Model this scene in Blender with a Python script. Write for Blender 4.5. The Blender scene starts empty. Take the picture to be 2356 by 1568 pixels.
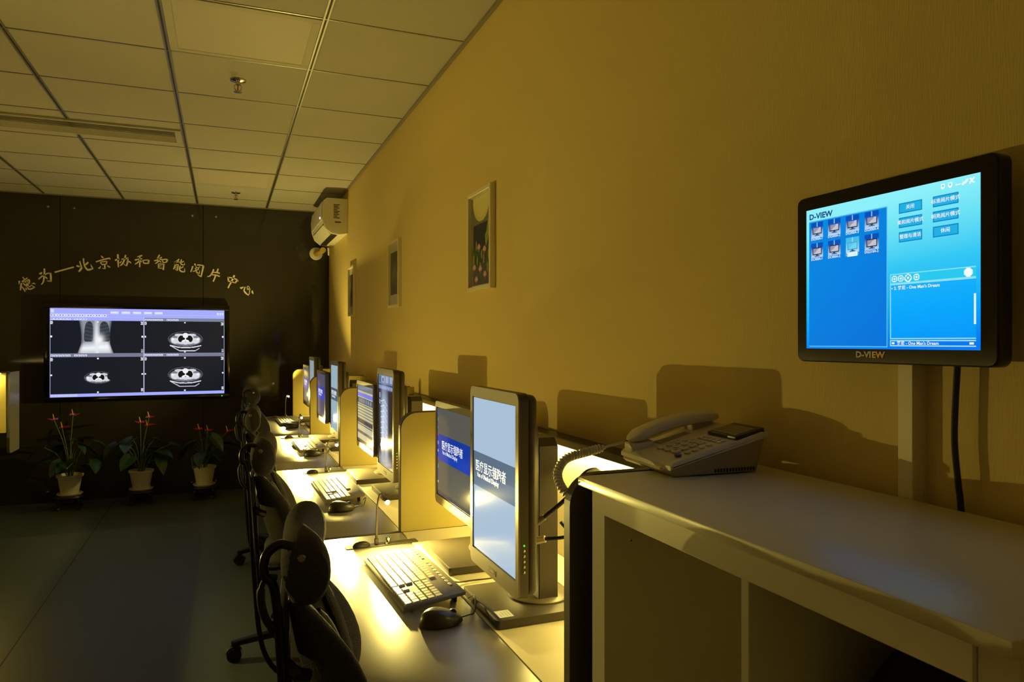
import bpy, bmesh, math, random
import numpy as np
from mathutils import Vector, Matrix, Euler

S = bpy.context.scene
C = S.collection
PI = math.pi
random.seed(7)
RNG = np.random.default_rng(7)

# ------------------------------------------------------------------ camera
EYE = 1.38                      # camera height above the floor
cam_d = bpy.data.cameras.new('camera')
cam_d.sensor_width = 36.0
cam_d.lens = 1640.0 / 2356.0 * 36.0
cam_d.clip_start = 0.02
cam = bpy.data.objects.new('camera', cam_d)
C.objects.link(cam)
YAW = 0.3834                    # turned right of the room's long axis
cam.location = (0, 0, EYE)
cam.rotation_euler = (PI / 2 + 0.0009, 0, -YAW)
S.camera = cam

# ------------------------------------------------------------------ world, exposure
w = bpy.data.worlds.new('night_room_world')
w.use_nodes = True
w.node_tree.nodes['Background'].inputs[0].default_value = (0.01, 0.012, 0.016, 1)
w.node_tree.nodes['Background'].inputs[1].default_value = 0.2
S.world = w
vs = S.view_settings
vs.view_transform = 'Standard'
vs.look = 'None'
vs.exposure = 0.0
vs.gamma = 1.0
vs.use_curve_mapping = False
S.cycles.sample_clamp_indirect = 6.0
S.cycles.max_bounces = 10
S.cycles.diffuse_bounces = 6

# light levels (each light is created with the lamp it belongs to)
WARM = (1.0, 0.78, 0.18)
LAMP_W = 42.0                   # gooseneck reading lamps
STRIP_W = 8.0                   # light strips under the desk ledges

# room limits (metres)
XR, XL = 0.952, -2.45
YF, YB = 7.16, -1.6
ZC = 2.648
DESK = 0.75


# ------------------------------------------------------------------ helpers
def lin(c):
    return tuple((v / 12.92 if v <= 0.04045 else ((v + 0.055) / 1.055) ** 2.4) for v in [x / 255.0 for x in c])


def mat(name, rgb, rough=0.5, metal=0.0, spec=0.5, noise=None, bump=None, coat=0.0, emit=None, estr=1.0, trans=0.0):
    """noise = (scale, amount) colour mottling; bump = (kind, scale, strength)"""
    m = bpy.data.materials.new(name)
    m.use_nodes = True
    nt = m.node_tree
    b = nt.nodes['Principled BSDF']
    col = lin(rgb)
    b.inputs['Base Color'].default_value = (*col, 1)
    b.inputs['Roughness'].default_value = rough
    b.inputs['Metallic'].default_value = metal
    b.inputs['Specular IOR Level'].default_value = spec
    b.inputs['Coat Weight'].default_value = coat
    b.inputs['Coat Roughness'].default_value = rough * .85
    b.inputs['Transmission Weight'].default_value = trans
    if emit is not None:
        b.inputs['Emission Color'].default_value = (*emit, 1)
        b.inputs['Emission Strength'].default_value = estr
    tc = nt.nodes.new('ShaderNodeTexCoord')
    if noise:
        n = nt.nodes.new('ShaderNodeTexNoise')
        n.inputs['Scale'].default_value = noise[0]
        n.inputs['Detail'].default_value = 4
        nt.links.new(tc.outputs['Object'], n.inputs['Vector'])
        r = nt.nodes.new('ShaderNodeMapRange')
        r.inputs[3].default_value = 1 - noise[1]
        r.inputs[4].default_value = 1 + noise[1]
        nt.links.new(n.outputs[0], r.inputs[0])
        mx = nt.nodes.new('ShaderNodeVectorMath')
        mx.operation = 'SCALE'
        mx.inputs[0].default_value = col
        nt.links.new(r.outputs[0], mx.inputs['Scale'])
        nt.links.new(mx.outputs[0], b.inputs['Base Color'])
    if bump:
        kind, sc, st = bump
        if kind == 'noise':
            t = nt.nodes.new('ShaderNodeTexNoise')
            t.inputs['Scale'].default_value = sc
            t.inputs['Detail'].default_value = 3
            nt.links.new(tc.outputs['Object'], t.inputs['Vector'])
        elif kind == 'weave':
            mp = nt.nodes.new('ShaderNodeMapping')
            mp.inputs['Scale'].default_value = (sc, sc, sc * 0.08)
            nt.links.new(tc.outputs['Object'], mp.inputs['Vector'])
            t = nt.nodes.new('ShaderNodeTexNoise')
            t.inputs['Scale'].default_value = 1
            t.inputs['Detail'].default_value = 2
            nt.links.new(mp.outputs[0], t.inputs['Vector'])
        else:   # mesh fabric
            t = nt.nodes.new('ShaderNodeTexVoronoi')
            t.inputs['Scale'].default_value = sc
            nt.links.new(tc.outputs['Object'], t.inputs['Vector'])
        bn = nt.nodes.new('ShaderNodeBump')
        bn.inputs['Strength'].default_value = st
        bn.inputs['Distance'].default_value = 0.002
        nt.links.new(t.outputs[0], bn.inputs['Height'])
        nt.links.new(bn.outputs[0], b.inputs['Normal'])
    return m


def glow(name, rgb, strength=1.0, linear=False):
    """a self-luminous flat surface (a lit screen element, an LED)"""
    m = bpy.data.materials.new(name)
    m.use_nodes = True
    b = m.node_tree.nodes['Principled BSDF']
    b.inputs['Base Color'].default_value = (0.01, 0.01, 0.01, 1)
    b.inputs['Roughness'].default_value = 0.3
    b.inputs['Emission Color'].default_value = (*(rgb if linear else lin(rgb)), 1)
    b.inputs['Emission Strength'].default_value = strength
    return m


def canvas_mat(name, strength=1.0, rough=0.3, spec=.10):
    m = bpy.data.materials.new(name)
    m.use_nodes = True
    nt = m.node_tree
    b = nt.nodes['Principled BSDF']
    b.inputs['Base Color'].default_value = (0.01, 0.01, 0.01, 1)
    b.inputs['Roughness'].default_value = rough
    b.inputs['Specular IOR Level'].default_value = spec
    a = nt.nodes.new('ShaderNodeAttribute')
    a.attribute_name = 'pix'
    nt.links.new(a.outputs['Color'], b.inputs['Emission Color'])
    b.inputs['Emission Strength'].default_value = strength
    return m


def print_mat(name):
    m = bpy.data.materials.new(name)
    m.use_nodes = True
    nt = m.node_tree
    b = nt.nodes['Principled BSDF']
    b.inputs['Roughness'].default_value = 0.35
    a = nt.nodes.new('ShaderNodeAttribute')
    a.attribute_name = 'pix'
    nt.links.new(a.outputs['Color'], b.inputs['Base Color'])
    return m


class B:
    """collects shapes in one bmesh; build() links it as one mesh object"""
    def __init__(self):
        self.bm = bmesh.new()

    def _xf(self, vs, M):
        if M is not None:
            bmesh.ops.transform(self.bm, matrix=M, verts=vs)

    def box(self, lo, hi, bevel=0.0, seg=2, M=None):
        t = bmesh.new()
        bmesh.ops.create_cube(t, size=1)
        lo, hi = Vector(lo), Vector(hi)
        for v in t.verts:
            v.co = Vector(((v.co.x + .5) * (hi.x - lo.x) + lo.x, (v.co.y + .5) * (hi.y - lo.y) + lo.y, (v.co.z + .5) * (hi.z - lo.z) + lo.z))
        if bevel > 0:
            bmesh.ops.bevel(t, geom=t.edges[:], offset=bevel, segments=seg, profile=0.5, affect='EDGES')
        self._merge(t, M)
        return self

    def _merge(self, t, M=None):
        if M is not None:
            bmesh.ops.transform(t, matrix=M, verts=t.verts[:])
        me = bpy.data.meshes.new('tmp')
        t.to_mesh(me)
        t.free()
        self.bm.from_mesh(me)
        bpy.data.meshes.remove(me)

    def prism(self, pts, axis, a, b, bevel=0.0, seg=2, M=None):
        """polygon pts in the plane normal to axis, extruded from a to b.
        axis x: pts=(y,z); y: (x,z); z: (x,y)"""
        t = bmesh.new()
        def mk(p, d):
            return (d, p[0], p[1]) if axis == 'x' else (p[0], d, p[1]) if axis == 'y' else (p[0], p[1], d)
        v0 = [t.verts.new(mk(p, a)) for p in pts]
        v1 = [t.verts.new(mk(p, b)) for p in pts]
        n = len(pts)
        t.faces.new(v0)
        t.faces.new(v1[::-1])
        for i in range(n):
            t.faces.new((v0[i], v1[i], v1[(i + 1) % n], v0[(i + 1) % n]))
        bmesh.ops.recalc_face_normals(t, faces=t.faces[:])
        if bevel > 0:
            caps = [f for f in t.faces if len(f.verts) == n and n > 4 or abs(getattr(f.normal, axis)) > .99]
            es = set()
            for f in caps:
                es.update(f.edges)
            bmesh.ops.bevel(t, geom=list(es), offset=bevel, segments=seg, profile=0.5, affect='EDGES')
        self._merge(t, M)
        return self

    def lathe(self, prof, seg=24, M=None, cap=True):
        t = bmesh.new()
        rings = []
        for r, z in prof:
            if r < 1e-6:
                rings.append([t.verts.new((0, 0, z))])
            else:
                rings.append([t.verts.new((r * math.cos(2 * PI * k / seg), r * math.sin(2 * PI * k / seg), z)) for k in range(seg)])
        for a, b in zip(rings, rings[1:]):
            for k in range(seg):
                k2 = (k + 1) % seg
                if len(a) == 1 and len(b) == 1:
                    continue
                if len(a) == 1:
                    t.faces.new((a[0], b[k], b[k2]))
                elif len(b) == 1:
                    t.faces.new((a[k], b[0], a[k2]))
                else:
                    t.faces.new((a[k], b[k], b[k2], a[k2]))
        if cap:
            for rg in (rings[0], rings[-1]):
                if len(rg) > 2:
                    t.faces.new(rg)
        bmesh.ops.recalc_face_normals(t, faces=t.faces[:])
        self._merge(t, M)
        return self

    def cyl(self, p, q, r, r2=None, seg=16):
        p, q = Vector(p), Vector(q)
        d = q - p
        M = Matrix.Translation(p) @ d.to_track_quat('Z', 'Y').to_matrix().to_4x4()
        return self.lathe([(r, 0), (r if r2 is None else r2, d.length)], seg, M)

    def tube(self, pts, r, seg=8, closed=False):
        """tube along a polyline; r a number or a list"""
        t = bmesh.new()
        P = [Vector(p) for p in pts]
        n = len(P)
        R = r if isinstance(r, (list, tuple)) else [r] * n
        rings = []
        up = None
        for i in range(n):
            a = P[max(i - 1, 0)]
            b = P[min(i + 1, n - 1)]
            d = (b - a).normalized()
            if up is None:
                up = Vector((0, 0, 1)) if abs(d.z) < .9 else Vector((1, 0, 0))
            s = d.cross(up)
            if s.length < 1e-6:
                s = d.orthogonal()
            s.normalize()
            up = s.cross(d).normalized()
            rings.append([t.verts.new(P[i] + (s * math.cos(2 * PI * k / seg) + up * math.sin(2 * PI * k / seg)) * R[i]) for k in range(seg)])
        for a, b in zip(rings, rings[1:]):
            for k in range(seg):
                t.faces.new((a[k], b[k], b[(k + 1) % seg], a[(k + 1) % seg]))
        t.faces.new(rings[0])
        t.faces.new(rings[-1])
        bmesh.ops.recalc_face_normals(t, faces=t.faces[:])
        self._merge(t)
        return self

    def ball(self, c, r, seg=16, rings=10, M=None):
        t = bmesh.new()
        bmesh.ops.create_uvsphere(t, u_segments=seg, v_segments=rings, radius=1)
        r = (r, r, r) if not isinstance(r, (tuple, list)) else r
        for v in t.verts:
            v.co = Vector((v.co.x * r[0] + c[0], v.co.y * r[1] + c[1], v.co.z * r[2] + c[2]))
        self._merge(t, M)
        return self

    def surf(self, fn, nu, nv, closed_u=False):
        """grid surface fn(i/nu, j/nv)"""
        t = bmesh.new()
        vv = [[t.verts.new(fn(i / nu, j / nv)) for j in range(nv + 1)] for i in range(nu if closed_u else nu + 1)]
        L = len(vv)
        for i in range(nu):
            for j in range(nv):
                a, b = vv[i % L], vv[(i + 1) % L]
                t.faces.new((a[j], b[j], b[j + 1], a[j + 1]))
        bmesh.ops.remove_doubles(t, verts=t.verts[:], dist=1e-6)
        bmesh.ops.recalc_face_normals(t, faces=t.faces[:])
        self._merge(t)
        return self

    def mesh(self, name, m, smooth=True):
        me = bpy.data.meshes.new(name)
        self.bm.to_mesh(me)
        self.bm.free()
        me.materials.append(m)
        if smooth:
            for p in me.polygons:
                p.use_smooth = True
            me.set_sharp_from_angle(angle=math.radians(38))
        return me

    def build(self, name, m, parent=None, smooth=True, **kw):
        return link(name, self.mesh(name, m, smooth), parent, **kw)


def link(name, me, parent=None, label=None, cat=None, group=None, kind=None, loc=None, rot=None):
    o = bpy.data.objects.new(name, me)
    C.objects.link(o)
    if parent is not None:
        o.parent = parent
    if loc is not None:
        o.location = loc
    if rot is not None:
        o.rotation_euler = rot
    tag(o, label, cat, group, kind)
    return o


def tag(o, label=None, cat=None, group=None, kind=None):
    for k, v in (('label', label), ('category', cat), ('group', group), ('kind', kind)):
        if v:
            o[k] = v
    return o


def thing(name, label, cat, loc=(0, 0, 0), rz=0.0, group=None):
    return link(name, None, None, label, cat, group, None, loc, (0, 0, rz))


def copy_tree(o, parent=None, label=None):
    c = o.copy()
    C.objects.link(c)
    c.parent = parent
    if label:
        c['label'] = label
    for ch in o.children:
        copy_tree(ch, c)
    return c


def rrect(x0, x1, y0, y1, r, n=5):
    """rounded rectangle polygon; r a number or 4 radii (bl, br, tr, tl)"""
    R = (r,) * 4 if not isinstance(r, (tuple, list)) else r
    out = []
    for (cx, cy, a0, rr) in ((x0 + R[0], y0 + R[0], PI, R[0]), (x1 - R[1], y0 + R[1], 1.5 * PI, R[1]), (x1 - R[2], y1 - R[2], 0, R[2]), (x0 + R[3], y1 - R[3], .5 * PI, R[3])):
        if rr < 1e-6:
            out.append((cx, cy))
        else:
            for k in range(n + 1):
                a = a0 + .5 * PI * k / n
                out.append((cx + rr * math.cos(a), cy + rr * math.sin(a)))
    return out


def bez(P, n=12):
    """smooth curve through the points P (Catmull-Rom)"""
    P = [Vector(p) for p in P]
    Q = [P[0] * 2 - P[1]] + P + [P[-1] * 2 - P[-2]]
    out = []
    for i in range(1, len(Q) - 2):
        for k in range(n):
            t = k / n
            a, b, c, d = Q[i - 1], Q[i], Q[i + 1], Q[i + 2]
            out.append(.5 * ((2 * b) + (c - a) * t + (2 * a - 5 * b + 4 * c - d) * t * t + (3 * b - a - 3 * c + d) * t ** 3))
    out.append(P[-1])
    return out


def text_mesh(s, size, m, depth=0.0, align='CENTER', weight=0.0, sx=1.0):
    """lettering as a mesh in the local xz plane facing -y"""
    cu = bpy.data.curves.new('lettering', 'FONT')
    cu.body = s
    cu.size = size
    cu.align_x = align
    cu.align_y = 'CENTER'
    cu.extrude = depth
    cu.offset = weight
    cu.resolution_u = 2
    o = bpy.data.objects.new('tmp_text', cu)
    C.objects.link(o)
    dg = bpy.context.evaluated_depsgraph_get()
    me = bpy.data.meshes.new_from_object(o.evaluated_get(dg))
    bpy.data.objects.remove(o)
    bpy.data.curves.remove(cu)
    for v in me.vertices:
        x, y, z = v.co
        v.co = (x * sx, -z, y)
    me.materials.clear()
    me.materials.append(m)
    return me


def grid_mesh(name, px, wid, hei, m):
    """a flat picture surface in the local xz plane facing -y; px = (rows, cols, 3) linear colours, row 0 on top"""
    H, W = px.shape[:2]
    xs = np.linspace(-wid / 2, wid / 2, W + 1)
    zs = np.linspace(hei / 2, -hei / 2, H + 1)
    X, Zg = np.meshgrid(xs, zs)
    v = np.stack([X, np.zeros_like(X), Zg], -1).reshape(-1, 3).astype(np.float32)
    idx = np.arange((H + 1) * (W + 1)).reshape(H + 1, W + 1)
    q = np.stack([idx[1:, :-1], idx[1:, 1:], idx[:-1, 1:], idx[:-1, :-1]], -1).reshape(-1, 4)
    me = bpy.data.meshes.new(name)
    me.vertices.add(len(v))
    me.vertices.foreach_set('co', v.ravel())
    me.loops.add(q.size)
    me.loops.foreach_set('vertex_index', q.ravel().astype(np.int32))
    me.polygons.add(len(q))
    me.polygons.foreach_set('loop_start', np.arange(0, q.size, 4, dtype=np.int32))
    me.update(calc_edges=True)
    a = me.color_attributes.new('pix', 'FLOAT_COLOR', 'CORNER')
    c = np.ones((len(q), 4), np.float32)
    c[:, :3] = px.reshape(-1, 3)
    a.data.foreach_set('color', np.repeat(c, 4, 0).ravel())
    me.materials.append(m)
    return me


class Canvas:
    """simple painter for what a screen or a print shows (linear colours)"""
    def __init__(self, W, H, rgb):
        self.W, self.H = W, H
        self.p = np.zeros((H, W, 3))
        self.p[:] = lin(rgb)
        self.y, self.x = np.mgrid[0:H, 0:W]
        self.u = (self.x + .5) / W
        self.v = (self.y + .5) / H

    def put(self, mask, rgb, a=1.0):
        c = np.array(lin(rgb))
        if not isinstance(a, np.ndarray):
            a = np.full(mask.shape, a)
        A = (a * mask)[..., None]
        self.p = self.p * (1 - A) + c * A
        return self

    def rect(self, u0, v0, u1, v1, rgb, a=1.0):
        return self.put((self.u >= u0) & (self.u < u1) & (self.v >= v0) & (self.v < v1), rgb, a)

    def frame(self, u0, v0, u1, v1, rgb, tu=.004, tv=.005):
        self.rect(u0, v0, u1, v0 + tv, rgb)
        self.rect(u0, v1 - tv, u1, v1, rgb)
        self.rect(u0, v0, u0 + tu, v1, rgb)
        return self.rect(u1 - tu, v0, u1, v1, rgb)

    def ell(self, cu, cv, ru, rv, rgb, a=1.0, ang=0.0, asp=1.0):
        du, dv = (self.u - cu) * asp, self.v - cv
        x = du * math.cos(ang) + dv * math.sin(ang)
        y = -du * math.sin(ang) + dv * math.cos(ang)
        return self.put((x / (ru * asp)) ** 2 + (y / rv) ** 2 < 1, rgb, a)

    def gauss(self, cu, cv, ru, rv, rgb, a=1.0, clip=None):
        g = np.exp(-((self.u - cu) / ru) ** 2 - ((self.v - cv) / rv) ** 2) * a
        msk = np.ones_like(self.u, bool) if clip is None else ((self.u >= clip[0]) & (self.v >= clip[1]) & (self.u < clip[2]) & (self.v < clip[3]))
        return self.put(msk, rgb, np.clip(g, 0, 1))

    def line(self, pts, wd, rgb, asp=1.0):
        msk = np.zeros_like(self.u, bool)
        for (a, b), (c, d) in zip(pts, pts[1:]):
            dx, dy = (c - a) * asp, d - b
            L = dx * dx + dy * dy + 1e-12
            t = np.clip((((self.u - a) * asp) * dx + (self.v - b) * dy) / L, 0, 1)
            msk |= ((self.u - a) * asp - t * dx) ** 2 + (self.v - b - t * dy) ** 2 < wd * wd
        return self.put(msk, rgb)


# ------------------------------------------------------------------ materials
M = {}
M['wallpaper'] = mat('beige_wallpaper', (218, 196, 126), .75, bump=('weave', 420, .25), noise=(1.3, .03))
M['ceiling_tile'] = mat('ceiling_tile_white', (176, 173, 166), .8, noise=(3, .02))
M['vent_white'] = mat('dull_white_metal', (180, 176, 166), .6)
M['ceiling_rail'] = mat('ceiling_rail_silver', (150, 146, 136), .35, .6)
M['rail_groove'] = mat('ceiling_rail_groove', (30, 28, 24), .6)
M['floor'] = mat('grey_vinyl', (82, 92, 94), .40, spec=.4, noise=(6, .05), bump=('noise', 260, .08))
M['joint'] = mat('dark_joint', (26, 24, 20), .6)
M['dark_glass'] = mat('dark_brown_glass', (56, 52, 47), .06, spec=.35)
M['plain_wall'] = mat('painted_wall', (190, 176, 146), .8)
M['letters'] = mat('beige_letter', (236, 224, 190), .5)
M['chrome'] = mat('chrome', (200, 198, 190), .18, 1.0)
M['steel'] = mat('brushed_steel', (150, 146, 138), .35, 1.0)
M['black'] = mat('black_plastic', (16, 15, 15), .4)
M['black_gloss'] = mat('black_gloss', (8, 8, 9), .12)
M['bronze'] = mat('grey_bronze_plastic', (114, 104, 90), .38, .25, noise=(300, .06))
M['bronze_dark'] = mat('dark_grey_housing', (74, 67, 58), .42, .15)
M['desk_dark'] = mat('dark_grey_desktop', (118, 112, 106), .33, spec=1.0, coat=.7, noise=(14, .12), bump=('noise', 420, .04))
M['desk_light'] = mat('pale_desk_board', (206, 196, 170), .5)
M['partition'] = mat('pale_partition_board', (200, 186, 108), .5)
M['trim_dark'] = mat('dark_edge_band', (58, 50, 42), .45)
M['ledge'] = mat('black_ledge', (40, 36, 30), .35)
M['white'] = mat('white_plastic', (226, 222, 210), .4)
M['cabinet'] = mat('white_lacquer', (226, 220, 204), .32, noise=(2, .02))
M['fabric'] = mat('black_mesh_fabric', (54, 50, 47), .85, bump=('mesh', 420, .7))
M['chair_frame'] = mat('black_painted_tube', (22, 20, 20), .28, .3)
M['pot'] = mat('white_pot', (236, 231, 216), .45)
M['soil'] = mat('potting_soil', (38, 28, 20), .95)
M['leaf'] = mat('green_leaf', (34, 62, 26), .35, noise=(30, .25))
M['stem'] = mat('green_stem', (96, 124, 52), .5)
M['spathe'] = mat('red_spathe', (196, 26, 34), .25)
M['spadix'] = mat('yellow_spadix', (222, 190, 70), .6)
M['dark_wood'] = mat('dark_carved_wood', (44, 24, 16), .4, noise=(20, .2))
M['frame_white'] = mat('white_frame', (224, 214, 184), .45)
M['mount'] = mat('picture_mount', (206, 200, 178), .8)
M['bag'] = mat('black_cloth', (14, 13, 13), .9, bump=('noise', 60, .4))
M['key'] = mat('grey_key', (186, 180, 170), .34)
M['kb_body'] = mat('keyboard_body', (140, 134, 126), .4)
M['mouse'] = mat('charcoal_mouse_shell', (50, 46, 44), .32)
M['rubber'] = mat('dark_rubber', (20, 19, 18), .6)
M['cable'] = mat('black_cable', (22, 20, 18), .45)
M['phone_top'] = mat('pale_phone_shell', (206, 198, 178), .38)
M['phone_base'] = mat('taupe_phone_base', (150, 138, 116), .5)
M['phone_dark'] = mat('phone_dark_glass', (44, 40, 32), .32)
M['phone_lcd'] = mat('phone_lcd', (110, 104, 70), .3)
M['blue_key'] = mat('blue_key', (40, 52, 150), .35)
M['sticker'] = mat('pale_blue_sticker', (206, 206, 222), .6)
M['paper_tan'] = mat('tan_cardboard', (150, 122, 74), .8)
M['curtain'] = mat('grey_curtain', (120, 108, 84), .9, noise=(4, .1))
M['hose'] = mat('yellowed_hose', (196, 168, 70), .6)
M['led_warm'] = glow('warm_led', (1.0, .82, .42), 60.0, True)
M['led_strip'] = glow('warm_led_strip', (1.0, .80, .35), 5.0, True)
M['led_green'] = glow('green_led', (70, 230, 40), 1.2)
M['led_white'] = glow('white_led', (235, 235, 255), 2.0)
M['btn'] = mat('silver_button', (220, 208, 170), .3, .5)
M['scr_tv'] = canvas_mat('wall_screen_picture', 1.0, .5, .03)
M['scr'] = canvas_mat('monitor_picture', 1.0, .10)
M['print'] = print_mat('art_print')
M['t_white'] = glow('screen_white_text', (240, 244, 248), 1.0)
M['t_cyan'] = glow('screen_pale_cyan_text', (150, 226, 240), 1.0)
M['t_navy'] = glow('screen_navy_text', (12, 60, 130), 1.0)
M['logo_grey'] = mat('logo_grey', (190, 186, 176), .4)
M['logo_gold'] = mat('logo_gold', (226, 172, 40), .4)
M['dark_print'] = mat('dark_print', (60, 52, 40), .6)


# ------------------------------------------------------------------ the room
fl = B().box((XL - .1, YB - .1, -.1), (XR + .1, YF + .1, 0)).build('floor', M['floor'], kind='structure')
for i, x in enumerate((-.885, -2.085, .315)):
    B().box((x - .002, YB, 0), (x + .002, YF, .0008)).build('floor_joint', M['joint'], fl)

B().box((XR, YB - .1, 0), (XR + .12, YF + .12, ZC + .1)).build('wall_right', M['wallpaper'], kind='structure')
B().box((XL - .12, YB - .1, 0), (XL, YF + .12, ZC + .1)).build('wall_left', M['plain_wall'], kind='structure')
B().box((XL, YB - .12, 0), (XR, YB, ZC + .1)).build('wall_back', M['plain_wall'], kind='structure')

wf = B().box((XL, YF + .012, 0), (XR, YF + .14, ZC + .1)).build('wall_far', M['joint'], kind='structure')
for x0, x1 in ((-.183, XR), (-1.316, -.183), (XL, -1.316)):
    B().box((x0 + .002, YF, 0), (x1 - .002, YF + .012, ZC), .001, 1).build('glass_panel', M['dark_glass'], wf, smooth=False)
capm = B().lathe([(.011, 0), (.011, .004), (.007, .007), (0, .0075)], 14, Matrix.Rotation(PI / 2, 4, 'X')).mesh('screw_cap', M['steel'])
for x, z in ((-1.405, 2.538), (-1.212, 2.54), (-.275, 2.538), (-.073, 2.539), (-1.405, .09), (-.275, .09), (-.073, .09), (-1.212, .09)):
    link('screw_cap', capm, wf, loc=(x, YF, z))

# suspended ceiling: tiles, main runners along the room, thin cross tees
ce = B().box((XL - .1, YB - .1, ZC + .03), (XR + .12, YF + .12, ZC + .12)).build('ceiling', M['plain_wall'], kind='structure')
TX, TY = .6, .5614
xl = [-.230 + TX * k for k in range(-3, 2)] + [XR - .005]      # runner lines, last one is the wall
xl = [XL] + xl
yl = [3.434 + TY * k for k in range(-9, 7)]
yl = [YB] + [y for y in yl if y > YB + .1 and y < YF - .05] + [YF]
tile_cache = {}
for i in range(len(xl) - 1):
    for j in range(len(yl) - 1):
        wx, wy = round(xl[i + 1] - xl[i], 3), round(yl[j + 1] - yl[j], 3)
        if (wx, wy) not in tile_cache:
            tile_cache[(wx, wy)] = B().box((.006, .004, 0), (wx - .006, wy - .004, .015), .002, 1).mesh('ceiling_tile', M['ceiling_tile'], False)
        link('ceiling_tile', tile_cache[(wx, wy)], ce, loc=(xl[i], yl[j], ZC))
for x in xl[1:-1]:
    r = B().box((x - .011, YB, ZC - .004), (x - .004, YF, ZC + .006)).box((x + .004, YB, ZC - .004), (x + .011, YF, ZC + .006)).box((x - .004, YB, ZC + .004), (x + .004, YF, ZC + .008)).build('main_runner', M['ceiling_rail'], ce, smooth=False)
    B().box((x - .004, YB, ZC + .001), (x + .004, YF, ZC + .004)).build('runner_groove', M['rail_groove'], r, smooth=False)
tee = B().box((XL, -.004, -.002), (XR, .004, .004)).mesh('cross_tee', M['ceiling_rail'], False)
for y in yl[1:-1]:
    link('cross_tee', tee, ce, loc=(0, y, ZC))
tr = B().box((XR - .016, YB, ZC - .012), (XR, YF, ZC + .002)).build('trim_1', M['ceiling_rail'], kind='structure', smooth=False)
tr2 = B().box((XL, YF - .014, ZC - .01), (XR - .02, YF - .0005, ZC + .002)).build('trim_2', M['ceiling_rail'], kind='structure', smooth=False)


# flat light panels set in the ceiling (switched off)
M['panel_off'] = mat('frosted_panel', (188, 180, 170), .55)
def ceiling_panel(x, y, wx, wy, label):
    t = thing('ceiling_light_panel', label, 'ceiling light', (x, y, ZC), group='unlit panels in the ceiling')
    fr = B()
    for a, b in (((.012, .012), (wx - .012, .045)), ((.012, wy - .045), (wx - .012, wy - .012)), ((.012, .045), (.045, wy - .045)), ((wx - .045, .045), (wx - .012, wy - .045))):
        fr.box((a[0], a[1], -.004), (b[0], b[1], .003), .001, 1)
    fr.build('frame', M['vent_white'], t, smooth=False)
    B().box((.045, .045, -.0025), (wx - .045, wy - .045, .002)).build('diffuser', M['panel_off'], t)
ceiling_panel(-.230, 3.434 - TY, TX, TY, 'unlit square light panel in the ceiling beside the sprinkler over the desks')
ceiling_panel(-.230, 3.434 + 4 * TY, TX, TY, 'unlit square light panel in the ceiling close to the dark far wall')

# linear air outlet
t = thing('air_outlet', 'long slotted air conditioning outlet set in the tiled ceiling', 'air vent', (-1.2, 4.85, ZC))
fr = B()
for a, b in (((-.95, -.15), (.955, -.125)), ((-.95, .125), (.955, .15)), ((-.95, -.125), (-.925, .125)), ((.92, -.125), (.955, .125))):
    fr.box((a[0], a[1], -.012), (b[0], b[1], .004), .002, 1)
fr.build('frame', M['vent_white'], t, smooth=False)
B().box((-.925, -.125, .0005), (.92, .125, .002)).build('back_plate', M['rail_groove'], t, smooth=False)
sl = [B().box((-.925, -.008, -.0008), (.92, .008, .0008), M=Matrix.Rotation(a, 4, 'X')).mesh('slat', M['vent_white'], False) for a in (.42, -.75)]
for k in range(11):
    link('slat', sl[k // 6], t, loc=(0, -.112 + k * .0224, -.006))

# sprinklers
def sprinkler(x, y, label):
    t = thing('sprinkler', label, 'sprinkler', (x, y, ZC), group='ceiling sprinklers')
    B().lathe([(.038, 0), (.036, -.006), (.02, -.011), (.012, -.012)], 24).build('escutcheon', M['chrome'], t)
    f = B().cyl((0, 0, -.01), (0, 0, -.024), .010)
    f.tube(bez([(.009, 0, -.022), (.016, 0, -.034), (.012, 0, -.048), (.003, 0, -.056)], 5), .0028, 6)
    f.tube(bez([(-.009, 0, -.022), (-.016, 0, -.034), (-.012, 0, -.048), (-.003, 0, -.056)], 5), .0028, 6)
    f.build('yoke', M['chrome'], t)
    B().cyl((0, 0, -.024), (0, 0, -.052), .003, seg=8).build('bulb', mat('red_glass_bulb', (170, 20, 20), .15), t)
    d = B().lathe([(.006, -.055), (.019, -.058), (.019, -.060), (0, -.061)], 20).build('deflector', M['chrome'], t)
sprinkler(.06, 3.70, 'chrome ceiling sprinkler next to the nearer unlit light panel')
sprinkler(.09, 6.50, 'chrome ceiling sprinkler close to the dark lettered far wall')

# ------------------------------------------------------------------ arched lettering on the far wall
def px_wall(u, v, y):
    """photo pixel -> point on the plane of the far wall"""
    a = (u - 1178) / 1640.0
    d = Vector((math.sin(YAW) + math.cos(YAW) * a, math.cos(YAW) - math.sin(YAW) * a, (785.5 - v) / 1640.0))
    k = y / d.y
    return d.x * k, EYE + d.z * k

LT = thing('wall_lettering', 'arched row of beige brush-style Chinese characters on the dark far wall', 'sign', (-.7, YF, 1.9))
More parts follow.
